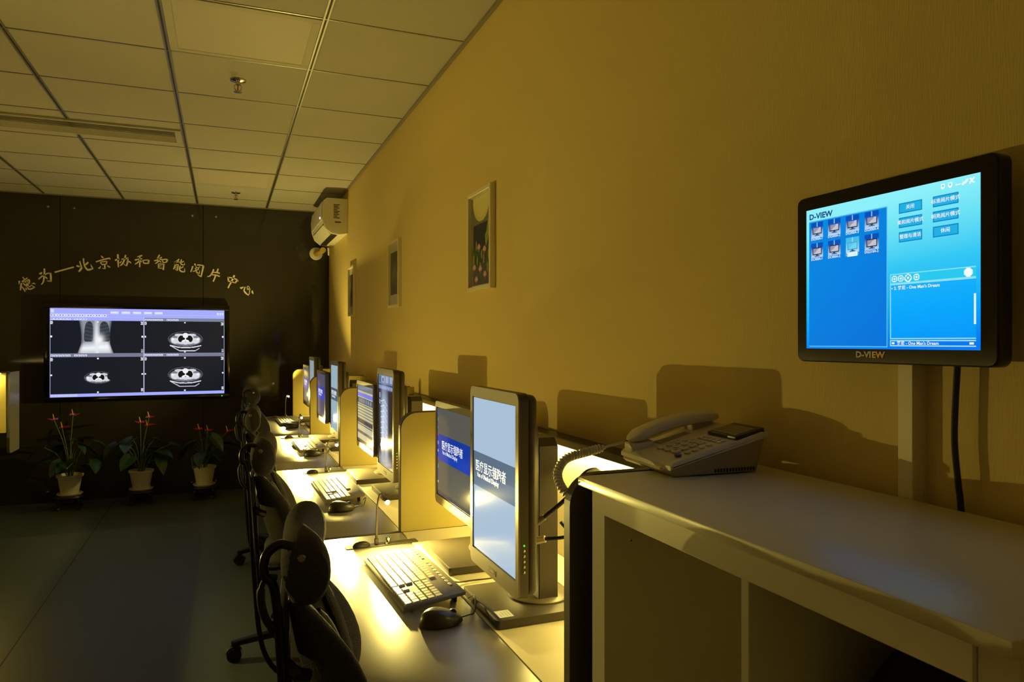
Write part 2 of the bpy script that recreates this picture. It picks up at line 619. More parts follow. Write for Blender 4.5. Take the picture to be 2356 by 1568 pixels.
# brush strokes of each character: (x, y, width) along the stroke, in 1/8.96 photo pixels from the given corner
BRUSH = [
 ((36, 590), [[(75, 500, 42), (72, 572, 12)], [(122, 545, 30), (108, 620, 34), (100, 695, 22)], [(125, 615, 16), (165, 665, 30), (198, 725, 18)], [(145, 420, 16), (190, 478, 34)], [(130, 522, 30), (188, 478, 32), (245, 438, 22)],
              [(152, 548, 20), (200, 588, 30)], [(170, 535, 14), (262, 478, 22), (282, 490, 30), (284, 555, 30)], [(205, 515, 12), (225, 560, 14)], [(240, 500, 12), (258, 540, 14)], [(200, 590, 20), (262, 560, 26), (300, 548, 18)], [(210, 640, 16), (222, 690, 34)],
              [(210, 612, 18), (265, 580, 18)], [(238, 620, 18), (262, 660, 26), (298, 672, 26), (345, 655, 26), (402, 630, 8)], [(312, 585, 12), (350, 608, 18), (398, 630, 12)], [(262, 600, 14), (290, 622, 22), (312, 600, 12)], [(332, 565, 8), (375, 550, 26), (414, 572, 8)]]),
 ((36, 590), [[(482, 352, 14), (520, 348, 50), (545, 318, 10)], [(592, 245, 34), (594, 340, 34), (585, 420, 36), (570, 520, 28), (530, 575, 20)], [(472, 465, 26), (540, 410, 28), (600, 375, 24), (660, 345, 22), (722, 345, 24)], [(718, 338, 30), (726, 420, 40), (728, 515, 34)], [(640, 498, 10), (690, 505, 24), (742, 515, 14)], [(598, 410, 14), (630, 435, 34), (660, 462, 10)]]),
 ((170, 570), [[(122, 275, 26), (138, 340, 26), (160, 395, 28)], [(55, 368, 34), (98, 382, 34), (128, 385, 16)], [(165, 400, 40), (135, 450, 42), (100, 492, 30)], [(196, 215, 30), (204, 300, 26), (225, 380, 30), (285, 450, 38), (350, 440, 36), (400, 432, 10)], [(345, 338, 8), (368, 390, 28), (396, 432, 20)], [(232, 350, 26), (270, 320, 40), (296, 292, 30)]]),
 ((170, 570), [[(560, 160, 14), (585, 190, 34), (616, 212, 8)], [(455, 288, 26), (560, 255, 26), (660, 228, 28), (730, 215, 30), (750, 240, 12)], [(545, 298, 20), (570, 335, 26)], [(545, 295, 18), (640, 280, 22), (690, 282, 22)], [(680, 282, 26), (668, 335, 26)], [(572, 345, 26), (665, 335, 24)], [(634, 350, 30), (640, 400, 30), (640, 438, 24)], [(585, 418, 14), (640, 430, 18)], [(500, 415, 12), (528, 415, 36), (552, 378, 10)], [(688, 362, 16), (722, 388, 26), (755, 402, 10)]]),
 ((256, 560), [[(134, 220, 38), (140, 350, 36), (146, 488, 22)], [(78, 345, 34), (125, 330, 34), (168, 310, 22)], [(298, 235, 30), (270, 330, 34), (235, 410, 32), (182, 458, 20)], [(208, 325, 22), (280, 310, 28), (352, 298, 28)], [(342, 295, 28), (336, 380, 34), (312, 465, 32)], [(258, 425, 10), (312, 462, 18)], [(165, 400, 12), (190, 390, 26), (215, 352, 10)], [(345, 360, 16), (380, 378, 30), (410, 405, 16)]]),
 ((256, 560), [[(538, 275, 18), (590, 258, 26), (640, 245, 28)], [(485, 340, 28), (560, 325, 26), (636, 312, 24)], [(590, 265, 26), (588, 370, 28), (585, 488, 26)], [(580, 350, 24), (540, 395, 28), (486, 425, 20)], [(590, 330, 14), (610, 365, 28), (624, 385, 14)], [(645, 345, 24), (675, 410, 28)], [(642, 350, 26), (720, 340, 18), (775, 342, 22)], [(780, 345, 32), (755, 415, 34)], [(675, 408, 28), (760, 408, 26)]]),
 ((346, 570), [[(188, 140, 34), (165, 185, 30), (135, 220, 18)], [(150, 208, 18), (195, 205, 22), (238, 195, 24)], [(78, 265, 24), (150, 250, 28), (235, 232, 22)], [(192, 205, 28), (165, 275, 30), (100, 325, 20)], [(180, 265, 14), (205, 285, 24), (222, 300, 12)], [(238, 245, 20), (262, 300, 26)], [(236, 245, 22), (320, 235, 24), (360, 250, 18)], [(352, 250, 34), (320, 300, 28)], [(262, 300, 22), (325, 298, 22)], [(165, 325, 22), (168, 420, 24)], [(165, 332, 22), (285, 335, 22)], [(278, 335, 30), (264, 455, 34)], [(175, 375, 16), (232, 368, 12)], [(170, 415, 14), (240, 418, 18)]]),
 ((346, 570), [[(592, 230, 24), (545, 275, 28), (485, 305, 30)], [(485, 308, 26), (540, 290, 24), (605, 292, 20)], [(575, 262, 12), (592, 290, 24), (606, 312, 12)], [(512, 335, 26), (498, 390, 26), (474, 440, 20)], [(505, 345, 20), (580, 345, 18)], [(575, 345, 24), (550, 470, 28)], [(512, 378, 12), (545, 375, 12)], [(505, 410, 12), (540, 412, 12)], [(508, 435, 12), (550, 468, 14)], [(642, 238, 26), (625, 310, 24), (650, 345, 28), (705, 350, 14)], [(640, 300, 18), (690, 275, 24)], [(705, 305, 10), (704, 352, 18)], [(614, 370, 26), (600, 445, 30), (640, 485, 32), (710, 495, 18)], [(612, 425, 18), (682, 385, 24)], [(706, 420, 10), (706, 495, 24)]]),
 ((430, 590), [[(155, 140, 16), (168, 165, 36), (182, 190, 12)], [(122, 195, 32), (100, 265, 26), (78, 318, 20)], [(210, 172, 24), (280, 175, 22), (345, 190, 28)], [(340, 190, 38), (320, 290, 32), (292, 415, 26)], [(215, 365, 10), (260, 395, 24), (292, 418, 14)], [(182, 210, 16), (205, 215, 22)], [(268, 205, 20), (235, 230, 14)], [(168, 235, 14), (182, 270, 18)], [(168, 238, 14), (245, 232, 16)], [(245, 232, 18), (235, 268, 18)], [(182, 270, 16), (240, 268, 16)], [(195, 270, 20), (160, 298, 20), (118, 302, 10)], [(205, 272, 18), (200, 325, 24), (258, 345, 20)], [(262, 285, 10), (258, 348, 16)]]),
 ((430, 590), [[(552, 260, 32), (520, 340, 32), (470, 400, 26), (420, 412, 14)], [(645, 250, 32), (620, 320, 30)], [(540, 322, 20), (620, 330, 24), (678, 345, 30)], [(500, 372, 22), (600, 382, 24), (678, 410, 30)], [(592, 385, 30), (570, 450, 30), (540, 515, 28)]]),
 ((510, 610), [[(262, 205, 40), (215, 310, 36), (165, 400, 28), (130, 470, 30)], [(130, 240, 26), (140, 325, 32)], [(125, 245, 22), (220, 262, 24), (310, 295, 28), (348, 335, 8)], [(320, 305, 40), (275, 368, 26)], [(135, 325, 22), (220, 345, 24), (285, 365, 20)]]),
 ((510, 610), [[(378, 455, 12), (405, 468, 44), (460, 442, 8)], [(485, 445, 18), (462, 520, 30), (500, 575, 34), (552, 618, 18)], [(552, 622, 14), (572, 560, 18), (575, 490, 16), (562, 445, 14), (540, 430, 14), (522, 450, 14), (530, 495, 22)], [(525, 495, 34), (560, 490, 24), (602, 490, 8)], [(632, 515, 10), (632, 550, 40), (652, 595, 10)]]),
]
def stroke_shape(b, pts):
    n = len(pts)
    if n > 2:
        q = bez([(p[0], p[1], 0) for p in pts], 4)
        ws = [np.interp(k / 4.0, range(n), [p[2] for p in pts]) for k in range(len(q))]
    else:
        q = [Vector((p[0], p[1], 0)) for p in pts]; ws = [p[2] for p in pts]
    L, R = [], []
    for k in range(len(q)):
        d_ = (q[min(k + 1, len(q) - 1)] - q[max(k - 1, 0)]).normalized()
        nn = Vector((-d_.y, d_.x, 0)) * ws[k] / 2
        L.append(q[k] + nn); R.append(q[k] - nn)
    for k in range(len(q) - 1):
        b.prism([px(p) for p in (L[k], L[k + 1], R[k + 1], R[k])], 'y', -.005, -.0005)
for (ox, oy), strokes in BRUSH:
    cxm = np.mean([p[0] for st in strokes for p in st]) / 8.96 + ox; cym = np.mean([p[1] for st in strokes for p in st]) / 8.96 + oy
    X0, Z0 = px_wall(cxm, cym, YF)
    def px(p):
        a, b_ = px_wall(ox + p.x / 8.96, oy + p.y / 8.96, YF)
        return (a - X0, b_ - Z0)
    b = B()
    for st in strokes:
        stroke_shape(b, st)
    b.build('character', M['letters'], LT, smooth=False, loc=(X0 + .7, 0, Z0 - 1.9))
(xa, za), (xb, zb) = px_wall(126, 626, YF), px_wall(170, 614, YF)
d = Vector((xb - xa, zb - za)); n = Vector((-d.y, d.x)).normalized() * .006
B().prism([(xa + n.x + .7, za + n.y - 1.9), (xa - n.x + .7, za - n.y - 1.9), (xb - n.x + .7, zb - n.y - 1.9), (xb + n.x + .7, zb + n.y - 1.9)], 'y', -.005, -.0005).build('dash', M['letters'], LT, smooth=False)

# ------------------------------------------------------------------ wall screen with the scans
TVY = YF - .075
x0, _ = px_wall(115, 708, TVY); x1, _ = px_wall(516, 715, TVY)
z1 = px_wall(115, 708, TVY)[1]; z0 = px_wall(115, 914, TVY)[1]
tw, th = x1 - x0, z1 - z0
t = thing('wall_screen', 'large flat wall screen showing a chest film and body scans', 'television', ((x0 + x1) / 2, TVY, (z0 + z1) / 2))
bz = .045
fr = B()
fr.box((-tw / 2 - bz, -.012, th / 2), (tw / 2 + bz, .05, th / 2 + bz), .004).box((-tw / 2 - bz, -.012, -th / 2 - bz), (tw / 2 + bz, .05, -th / 2), .004)
fr.box((-tw / 2 - bz, -.012, -th / 2), (-tw / 2, .05, th / 2), .004).box((tw / 2, -.012, -th / 2), (tw / 2 + bz, .05, th / 2), .004)
fr.build('bezel', M['black_gloss'], t)
B().box((-tw / 2 - .02, .03, -th / 2 - .02), (tw / 2 + .02, .072, th / 2 + .02), .01).build('rear_housing', M['black'], t)
cv = Canvas(416, 234, (22, 26, 36))
LAV = (166, 172, 255)
def scan(cx, cy, r, cut=False):
    asp = 416 / 234
    ru, rv = r, r * .49 * asp
    cv.ell(cx, cy, ru * 1.06, rv * 1.06, (90, 92, 104)); cv.ell(cx, cy, ru * 1.02, rv * .98, (30, 32, 40))
    cv.ell(cx, cy + rv * .1, ru * .97, rv * .85, (120, 122, 134))
    for sx in (-1, 1):
        cv.ell(cx + sx * ru * .62, cy + rv * .25, ru * .25, rv * .4, (214, 216, 224)); cv.ell(cx + sx * ru * .78, cy + rv * .02, ru * .1, rv * .2, (236, 238, 244))
        cv.ell(cx + sx * ru * .4, cy - rv * .55, ru * .26, rv * .2, (206, 208, 218))
    cv.ell(cx, cy - rv * .05, ru * .5, rv * .68, (226, 228, 234))
    for sx in (-1, 1):
        cv.ell(cx + sx * ru * .24, cy + rv * .0, ru * .21, rv * .5, (14, 15, 20))
    cv.ell(cx, cy - rv * .5, ru * .17, rv * .36, (240, 240, 244)); cv.ell(cx, cy + rv * .42, ru * .24, rv * .34, (244, 244, 248))
    cv.ell(cx, cy + rv * .55, ru * .5, rv * .18, (216, 216, 224)); cv.ell(cx, cy + rv * .3, ru * .03, rv * .06, (90, 92, 104))
# chest film
clip = (.005, .13, .515, .508)
k1 = (cv.u > .005) & (cv.u < .515) & (cv.v > .135) & (cv.v < .52)
hw = .092 - .012 * np.sin((cv.v - .14) * 8) + .01 * (cv.v > .4) * (cv.v - .4) * 10
body = np.clip((1 - np.abs((cv.u - .247) / hw) ** 5) * 1.3, 0, 1) * k1
cv.put(k1, (150, 158, 170), body * (.65 + .35 * np.abs((cv.u - .247) / hw)))
cv.put(k1, (246, 248, 250), body * np.clip((cv.v - .36 + .25 * (cv.u - .247)) * 12, 0, .95) * np.clip((.52 - cv.v) * 9 + .35, 0, 1))
for sx, cc, lw_ in ((-1, .209, .030), (1, .296, .034)):
    lung = (((cv.u - cc - sx * .02 * (cv.v - .26)) / (lw_ * (.7 + .9 * np.clip(cv.v - .14, 0, 1)))) ** 2 + ((cv.v - .27) / .125) ** 4 < 1) & (cv.v < .375) & k1
    cv.put(lung, (34, 40, 50), .93)
    cv.put(lung & (np.sin(cv.v * 150 + sx * cv.u * 60) > .5), (78, 86, 98), .5)
cv.gauss(.252, .33, .012, .25, (226, 232, 238), .9, clip); cv.gauss(.268, .355, .024, .055, (250, 250, 250), .97, clip)
scan(.763, .345, .098); scan(.763, .765, .098); scan(.263, .785, .075)
cv.put((cv.u > .333) & (cv.u < .36) & (cv.v > .62) & (cv.v < .92), (22, 26, 36))
cv.ell(.337, .775, .026, .045, (22, 26, 36))
for cy in (.345, .765):
    cv.line([(.673, cy + .075), (.72, cy + .098), (.765, cy + .103), (.81, cy + .098), (.855, cy + .08)], .006, (226, 228, 240), 1.78)
    cv.line([(.675, cy + .08), (.728, cy + .14), (.822, cy + .14), (.845, cy + .113)], .0045, (206, 208, 220), 1.78)
# window furniture
cv.rect(0, 0, 1, .062, LAV).rect(0, .062, 1, .1, (190, 196, 255)).rect(.31, .068, 1, .092, LAV).rect(0, .1, .52, .135, LAV)
cv.rect(.52, .1, 1, .135, (122, 132, 160)).rect(0, .508, .52, .55, (118, 124, 142)).rect(.52, .508, 1, .55, (118, 124, 150)).rect(0, .965, 1, 1, LAV)
cv.rect(.517, .1, .5205, .965, (200, 206, 235)).rect(0, .13, .0025, .965, (180, 186, 230)).rect(.9975, .13, 1, .965, (180, 186, 230))
cv.rect(.006, .012, .022, .05, (214, 220, 255))
for k in range(20):
    cv.rect(.004 + k * .0152, .066, .016 + k * .0152, .094, (224, 228, 255)); cv.rect(.007 + k * .0152, .074, .011 + k * .0152, .086, (70, 76, 120))
for k in range(5):
    cv.rect(.33 + k * .063, .03, .376 + k * .063, .056, (222, 228, 255))
for uu in (.955, .97, .985):
    cv.rect(uu, .03, uu + .011, .056, (224, 228, 250))
for (u0, v0) in ((.004, .11), (.525, .112), (.004, .522), (.525, .522)):
    for k in range(11):
        if k != 6:
            cv.rect(u0 + k * .018, v0, u0 + k * .018 + .0155, v0 + .022, (216, 220, 250)); cv.rect(u0 + k * .018 + .004, v0 + .007, u0 + k * .018 + .011, v0 + .015, (110, 116, 170))
for (u0, u1) in ((.003, .515), (.523, .995)):
    for (v0, v1) in ((.145, .49), (.56, .945)):
        for k in range(3):
            cv.rect(u0, v0 + k * .013, u0 + .011 + .002 * (k % 2), v0 + k * .013 + .008, (235, 238, 245)); cv.rect(u1 - .016 + .004 * (k % 2), v0 + k * .013, u1, v0 + k * .013 + .008, (235, 238, 245))
            cv.rect(u1 - .012, v1 - k * .013, u1, v1 - k * .013 + .008, (235, 238, 245))
        vm = (v0 + v1) / 2
        cv.rect(u0, vm - .008, u0 + .008, vm + .01, (235, 238, 245)); cv.rect(u1 - .01, vm - .008, u1, vm + .01, (235, 238, 245)); cv.rect((u0 + u1) / 2 - .004, v0, (u0 + u1) / 2 + .005, v0 + .015, (235, 238, 245)); cv.rect((u0 + u1) / 2 - .004, v1, (u0 + u1) / 2 + .005, v1 + .015, (235, 238, 245))
for k, wd in enumerate((.014, .014, .014, .045, .045)):
    cv.rect(.006 + sum((.014, .014, .014, .045, .045)[:k]) + k * .002, .972, .006 + sum((.014, .014, .014, .045, .045)[:k]) + k * .002 + wd, .994, (190, 196, 250))
link('screen', grid_mesh('screen', cv.p, tw, th, M['scr_tv']), t, loc=(0, -.004, 0))
B().ball((tw / 2 - .02, -.012, -th / 2 - .022), .006, 8, 6).build('power_light', M['led_green'], t)
B().box((-.12, .05, -.2), (.12, .076, .2)).build('wall_bracket', M['black'], t)

# ------------------------------------------------------------------ pictures on the right wall
def lily_canvas():
    c = Canvas(100, 150, (116, 112, 104))
    c.ell(.5, .04, .42, .25, (214, 206, 120)).ell(.5, .02, .40, .22, (224, 216, 138))
    c.put((c.v > .31) & (c.u > .10), (40, 42, 66))
    c.put((c.v > .31) & (c.u > .10), (88, 86, 96), np.clip((c.v - .5) * 2.2, 0, .9))
    r = random.Random(3)
    for k in range(26):
        c.ell(r.uniform(.1, 1), r.uniform(.58, 1.0), r.uniform(.06, .13), r.uniform(.02, .04), (70 + r.randint(-14, 10), 84 + r.randint(-8, 14), 52), .9)
    c.line([(.86, .31), (.78, .44), (.72, .47), (.74, .56), (.84, .46), (.86, .31)], .022, (150, 160, 40), .7)
    c.ell(.95, .34, .05, .07, (170, 170, 160))
    for (u, v) in ((.25, .55), (.52, .66), (.3, .72), (.62, .72), (.86, .68), (.45, .8), (.8, .82), (.12, .7)):
        c.ell(u, v, .035, .055, (150, 158, 44))
    for (u, v) in ((.38, .6), (.66, .64), (.95, .62), (.15, .82), (.45, .85), (.95, .88), (.68, .92), (.25, .96)):
        for k in range(5):
            a = -PI / 2 + (k - 2) * .5
            c.ell(u + .05 * math.cos(a), v + .035 * math.sin(a), .05, .015, (222, 176, 186), .9, a, .7)
        c.ell(u, v + .008, .03, .02, (178, 60, 110))
    return c
def sketch_canvas(seed, base, dark):
    r = random.Random(seed)
    c = Canvas(60, 90, base)
    c.rect(0, .12, 1, .84, dark)
    for k in range(14):
        g = r.randint(-24, 50)
        c.ell(r.uniform(.1, .9), r.uniform(.3, .8), r.uniform(.1, .35), r.uniform(.03, .12), tuple(max(0, x + g) for x in dark), .7, r.uniform(-.6, .6))
    return c
def picture(y, canvas, label):
    wid, hei, dep = .28, .398, .022
    t = thing('framed_picture', label, 'picture', (XR, y + wid / 2, EYE + .2045), -PI / 2, 'white framed pictures on the right wall')
    f = B()
    bw = .016
    o = [(-wid / 2, 0), (wid / 2, 0), (wid / 2, hei), (-wid / 2, hei)]
    i_ = [(-wid / 2 + bw, bw), (wid / 2 - bw, bw), (wid / 2 - bw, hei - bw), (-wid / 2 + bw, hei - bw)]
    for k in range(4):
        k2 = (k + 1) % 4
        f.prism([o[k], o[k2], i_[k2], i_[k]], 'y', -dep, 0, .0015, 1)
    f.build('frame', M['frame_white'], t, smooth=False)
    B().box((-wid / 2 + bw, -.006, bw), (wid / 2 - bw, -.002, hei - bw)).build('mount', M['mount'], t)
    link('print', grid_mesh('print', canvas.p, wid - 2 * bw - .012, hei - 2 * bw - .012, M['print']), t, loc=(0, -.008, hei / 2))
picture(2.527, lily_canvas(), 'white framed print of water lilies under a pale moon')
picture(4.071, sketch_canvas(5, (190, 184, 164), (92, 84, 74)), 'white framed greyish print hanging between the other two framed prints')
picture(5.617, sketch_canvas(9, (196, 188, 168), (84, 80, 72)), 'white framed dark print nearest the air conditioner')

# ------------------------------------------------------------------ split air conditioner in the corner
t = thing('air_conditioner', 'cream split air conditioner high on the right wall in the far corner', 'air conditioner', (XR, 6.02, 2.27))
L_ = .80
# profile in (x, z), wall side at x = 0
prof = [(0, .295), (-.165, .295), (-.195, .27), (-.205, .20), (-.20, .11), (-.175, .045), (-.13, .008), (-.07, 0), (0, .012)]
prof = [(x, z) for x, z in prof]
B().prism(prof, 'y', .012, L_ - .012, .004, 1).build('body', M['white'], t)
prof2 = [(x * 1.02, .147 + (z - .147) * 1.015) for x, z in prof]
B().prism(prof2, 'y', 0, .014, .004, 2).build('end_cap', M['white'], t)
B().prism(prof2, 'y', L_ - .014, L_, .004, 2).build('end_cap', M['white'], t)
B().prism([(-.199, .265), (-.209, .20), (-.205, .118), (-.209, .118), (-.214, .20), (-.203, .27)], 'y', .03, L_ - .03).build('front_panel', M['white'], t)
B().prism([(-.19, .075), (-.132, .0035), (-.136, -.001), (-.196, .073)], 'y', .04, L_ - .04).build('louvre', M['white'], t)
B().prism([(-.128, .005), (-.08, -.0015), (-.08, -.003), (-.13, .002)], 'y', .05, L_ - .05).build('outlet_slot', M['joint'], t)
B().box((-.216, .10, .135), (-.21, .115, .15)).build('status_light', M['led_white'], t)
lb = B()
for k in range(9):
    lb.box((-.115, -.0015, .24 - k * .0135), (-.115 + (.05, .038, .046, .03)[k % 4], 0, .247 - k * .0135))
lb.build('rating_label', M['dark_print'], t, smooth=False, kind='stuff')
B().box((-.105, -.0015, .095), (-.055, 0, .105)).build('printed_mark', M['dark_print'], t, smooth=False)
t2 = thing('refrigerant_hose', 'wrapped yellowish hose running from the air conditioner into a round wall flange', 'pipe', (.827, YF, 2.235))
B().tube(bez([(.015, -.42, -.012), (.014, -.36, -.012), (.006, -.25, -.008), (0, -.1, 0), (0, -.002, 0)], 8), .026, 12).build('hose', M['hose'], t2)
B().lathe([(.028, 0), (.060, .002), (.062, .008), (.05, .016), (.028, .018)], 28, Matrix.Rotation(PI / 2, 4, 'X')).build('wall_flange', M['white'], t2)
B().tube(bez([(.06, -.42, .012), (.065, -.40, -.03), (.07, -.38, -.05), (.075, -.37, .010)], 8), .006, 6).build('drain_loop', M['white'], t2)

# ------------------------------------------------------------------ wall monitor over the cabinet
WX = .89
t = thing('wall_monitor', 'black touch monitor on the right wall showing a blue control panel', 'monitor', (WX, .7605, EYE - .011 + .2255 / 2), -PI / 2)
sw, sh = .291, .2255
ow, oh0, oh1 = .1695, .1345 + .0, .137
body = rrect(-.1675, .1675, -.1345, .1355, .012, 5)
B().prism(body, 'y', .0, .026, .003, 2).build('housing', M['black'], t)
B().prism(rrect(-.166, .166, -.133, .134, .011, 5), 'y', -.0015, .0, .0006, 1).build('front_glass', M['black_gloss'], t)
B().prism(rrect(-.12, .12, -.09, .09, .02), 'y', .026, .045, .004, 1).build('rear_cover', M['black'], t)
B().box((-.05, .045, -.05), (.05, .062, .05)).build('wall_plate', M['black'], t)
# panel picture
cv = Canvas(200, 155, (20, 160, 230))
tt = np.clip(cv.v * 1.05 - .12 * (1 - cv.u), 0, 1)
stops = [(0, (140, 240, 250)), (.18, (110, 228, 246)), (.45, (50, 200, 244)), (.75, (0, 168, 250)), (1, (0, 120, 240))]
px = np.zeros_like(cv.p)
for ch in range(3):
    px[..., ch] = np.interp(tt, [s[0] for s in stops], [lin(s[1])[ch] for s in stops])
cv.p = px
cv.put((cv.u > .018) & (cv.u < .525) & (cv.v > .085) & (cv.v < .985), (0, 140, 226))
cv.put((cv.u > .018) & (cv.u < .525) & (cv.v > .085) & (cv.v < .985), (0, 104, 216), np.clip((cv.u + cv.v) * .5, 0, 1))
cv.frame(.018, .085, .528, .985, (90, 190, 240), .004, .005)
for r_ in range(2):
    for k in range(4):
        u0, v0 = (.035, .155, .275, .395)[k], .10 + r_ * .145
        sel = (r_ == 1 and k == 2)
        cv.rect(u0, v0, u0 + .085, v0 + .105, (0, 80, 190) if not sel else (70, 190, 230))
        g = np.clip((cv.v - v0 - .03) / .075, 0, 1)
        cv.put((cv.u >= u0) & (cv.u < u0 + .085) & (cv.v >= v0) & (cv.v < v0 + .105), (190, 226, 246), g * .9)
        cv.rect(u0 + .0405, v0, u0 + .0445, v0 + .03, (170, 220, 250))
        cv.rect(u0 + .012, v0 + .033, u0 + .073, v0 + .081, (46, 44, 60) if not sel else (60, 170, 220))
        cv.rect(u0 + .017, v0 + .037, u0 + .068, v0 + .076, (150, 150, 170) if not sel else (90, 200, 236))
        cv.put((cv.u >= u0 + .017) & (cv.u < u0 + .068) & (cv.v >= v0 + .037) & (cv.v < v0 + .076) & ((cv.u - u0) + (cv.v - v0) > .095), (196, 196, 210) if not sel else (110, 214, 240))
        cv.rect(u0 + .034, v0 + .081, u0 + .05, v0 + .088, (40, 70, 130)); cv.rect(u0 + .024, v0 + .09, u0 + .06, v0 + .0945, (60, 90, 150))
cv.rect(.285, .346, .35, .377, (244, 250, 252))
for (u0, v0) in ((.595, .082), (.595, .172), (.595, .262), (.775, .082), (.775, .172), (.775, .262)):
    cv.rect(u0, v0, u0 + .125, v0 + .068, (30, 176, 228)); cv.frame(u0, v0, u0 + .125, v0 + .068, (10, 132, 196), .004, .006)
cv.rect(.545, .525, .982, .585, (40, 200, 240)); cv.frame(.545, .525, .982, .585, (130, 226, 250))
cv.frame(.545, .588, .982, .937, (150, 226, 255)); cv.rect(.549, .593, .978, .932, (0, 168, 252), .6)
cv.frame(.545, .942, .982, .982, (170, 232, 255)); cv.rect(.56, .645, .965, .648, (70, 190, 240))
cv.rect(.969, .68, .979, .85, (226, 240, 250)); cv.rect(.952, .955, .969, .97, (235, 245, 250)); cv.rect(.556, .955, .572, .97, (235, 245, 250))
for u in (.57, .605, .645, .69):
    rr = .019 if u == .645 else .015
    cv.ell(u, .555, rr, rr * 1.29, (240, 250, 252)); cv.ell(u, .555, rr * .75, rr * .75 * 1.29, (60, 200, 240)); cv.rect(u - .005, .547, u - .001, .563, (240, 250, 252)); cv.rect(u + .002, .547, u + .006, .563, (240, 250, 252))
cv.ell(.945, .555, .021, .027, (244, 252, 252))
for u in (.825, .86):
    cv.ell(u, .034, .012, .0155, (244, 252, 252)); cv.ell(u, .034, .006, .008, (110, 224, 246))
cv.rect(.887, .04, .908, .047, (244, 252, 252))
cv.line([(.92, .048), (.938, .026)], .006, (244, 252, 252)); cv.line([(.953, .022), (.97, .046)], .004, (244, 252, 252)); cv.line([(.97, .022), (.953, .046)], .004, (244, 252, 252))
sc = link('screen', grid_mesh('screen', cv.p, sw, sh, M['scr']), t, loc=(0, -.0022, 0))
def stext(s, u, v, size, m, align='CENTER', sx=1.0, par=sc, W_=sw, H_=sh, weight=0.0):
    link('screen_text', text_mesh(s, size, m, 0, align, weight, sx), par, loc=((u - .5) * W_, -.0004, (.5 - v) * H_))
stext('D-VIEW', .022, .055, .0125, M['t_navy'], 'LEFT', 1.1, weight=.0004)
for r_, row in enumerate((('DG300A-1', 'DG300A-2', 'DG300A-3', 'DG300A-4'), ('DC400A-1', 'DC400A-2', 'DG210A-1', 'DG210A-2'))):
    for k, s in enumerate(row):
        stext(s, (.0775, .1975, .3175, .4375)[k], .216 + r_ * .145, .0055, M['t_white'] if s != 'DG210A-1' else M['t_cyan'], weight=.00008)
for s, u, v in (('关闭', .6575, .116), ('柔和阅片模式', .6575, .206), ('整理与清洁', .6575, .296), ('标准阅片模式', .8375, .116), ('明亮阅片模式', .8375, .206), ('休闲', .8375, .296)):
    stext(s, u, v, .0068, M['t_white'], weight=.00006)
stext('▸ 2. 雅尼 - One Man\'s Dream', .555, .615, .0062, M['t_white'], 'LEFT', weight=.0001)
stext('雅尼 - One Man\'s Dream', .585, .962, .0062, M['t_white'], 'LEFT', weight=.0001)
link('logo', text_mesh('D-VI', .0125, M['logo_grey'], .0002, 'RIGHT', .0005, 1.15), t, loc=(-.0195, -.002, -.1215))
link('logo', text_mesh('EW', .0125, M['logo_gold'], .0002, 'LEFT', .0005, 1.15), t, loc=(-.0185, -.002, -.1215))

t = thing('cable_duct', 'pale square cable duct running down the wall behind the wall monitor', 'duct', (XR, .755, 1.0))
B().box((-.025, -.013, 0), (-.003, .013, .55), .0015, 1).build('cover', M['frame_white'], t, smooth=False)
B().box((-.006, -.0145, 0), (-.0003, .0145, .55)).build('backing', M['frame_white'], t, smooth=False)
B().tube(bez([(.934, .678, 1.37), (.932, .678, 1.345), (.931, .681, 1.276), (.931, .681, 1.235), (.932, .677, 1.188), (.935, .675, 1.15), (.938, .672, 1.05), (.939, .67, .9)], 8), .0042, 8).build('power_cable', M['cable'], label='black power cable hanging from the wall monitor behind the white cabinet', cat='cable')

# ------------------------------------------------------------------ white cabinet by the camera
CT = 1.151
t = thing('open_cabinet', 'white open-fronted cabinet against the right wall carrying the telephone', 'cabinet', (.575, .7235, 0))
y0, y1 = -.3615, .3615          # local: x 0 = panel fronts, wall side positive
AP = CT - .054
B().box((-.017, y0, CT - .0155), (.35, y1, CT), .0025, 2).build('top', M['cabinet'], t)
B().box((0, y1 - .064, 0), (.35, y1 - .020, CT - .0157), .0015, 1).build('side_panel', M['cabinet'], t)
B().box((0, y0 + .004, 0), (.35, y0 + .040, CT - .0157), .0015, 1).build('side_panel', M['cabinet'], t)
B().box((.004, -.0415, .06), (.343, -.0275, CT - .0157), .001, 1).build('divider', M['cabinet'], t)
B().box((-.003, y0 + .040, AP), (.013, y1 - .0643, CT - .0157), .0015, 1).build('apron', M['cabinet'], t)
B().box((.341, y0 + .040, .06), (.349, y1 - .0643, CT - .016)).build('back_panel', M['cabinet'], t)
for z in (.70, .06):
    B().box((.006, y0 + .0402, z), (.3405, -.0418, z + .018), .001, 1).build('shelf', M['cabinet'], t)
    B().box((.006, -.0272, z), (.3405, y1 - .0645, z + .018), .001, 1).build('shelf', M['cabinet'], t)
B().lathe([(.0018, 0), (0, -.001)], 8, Matrix.Translation((.05, y1 - .0642, CT - .10)) @ Matrix.Rotation(PI / 2, 4, 'X')).build('screw', M['joint'], t)
link('printed_label', text_mesh('Free HTV Software', .008, M['dark_print'], 0, 'LEFT'), t, loc=(.21, -.0420, CT - .112))

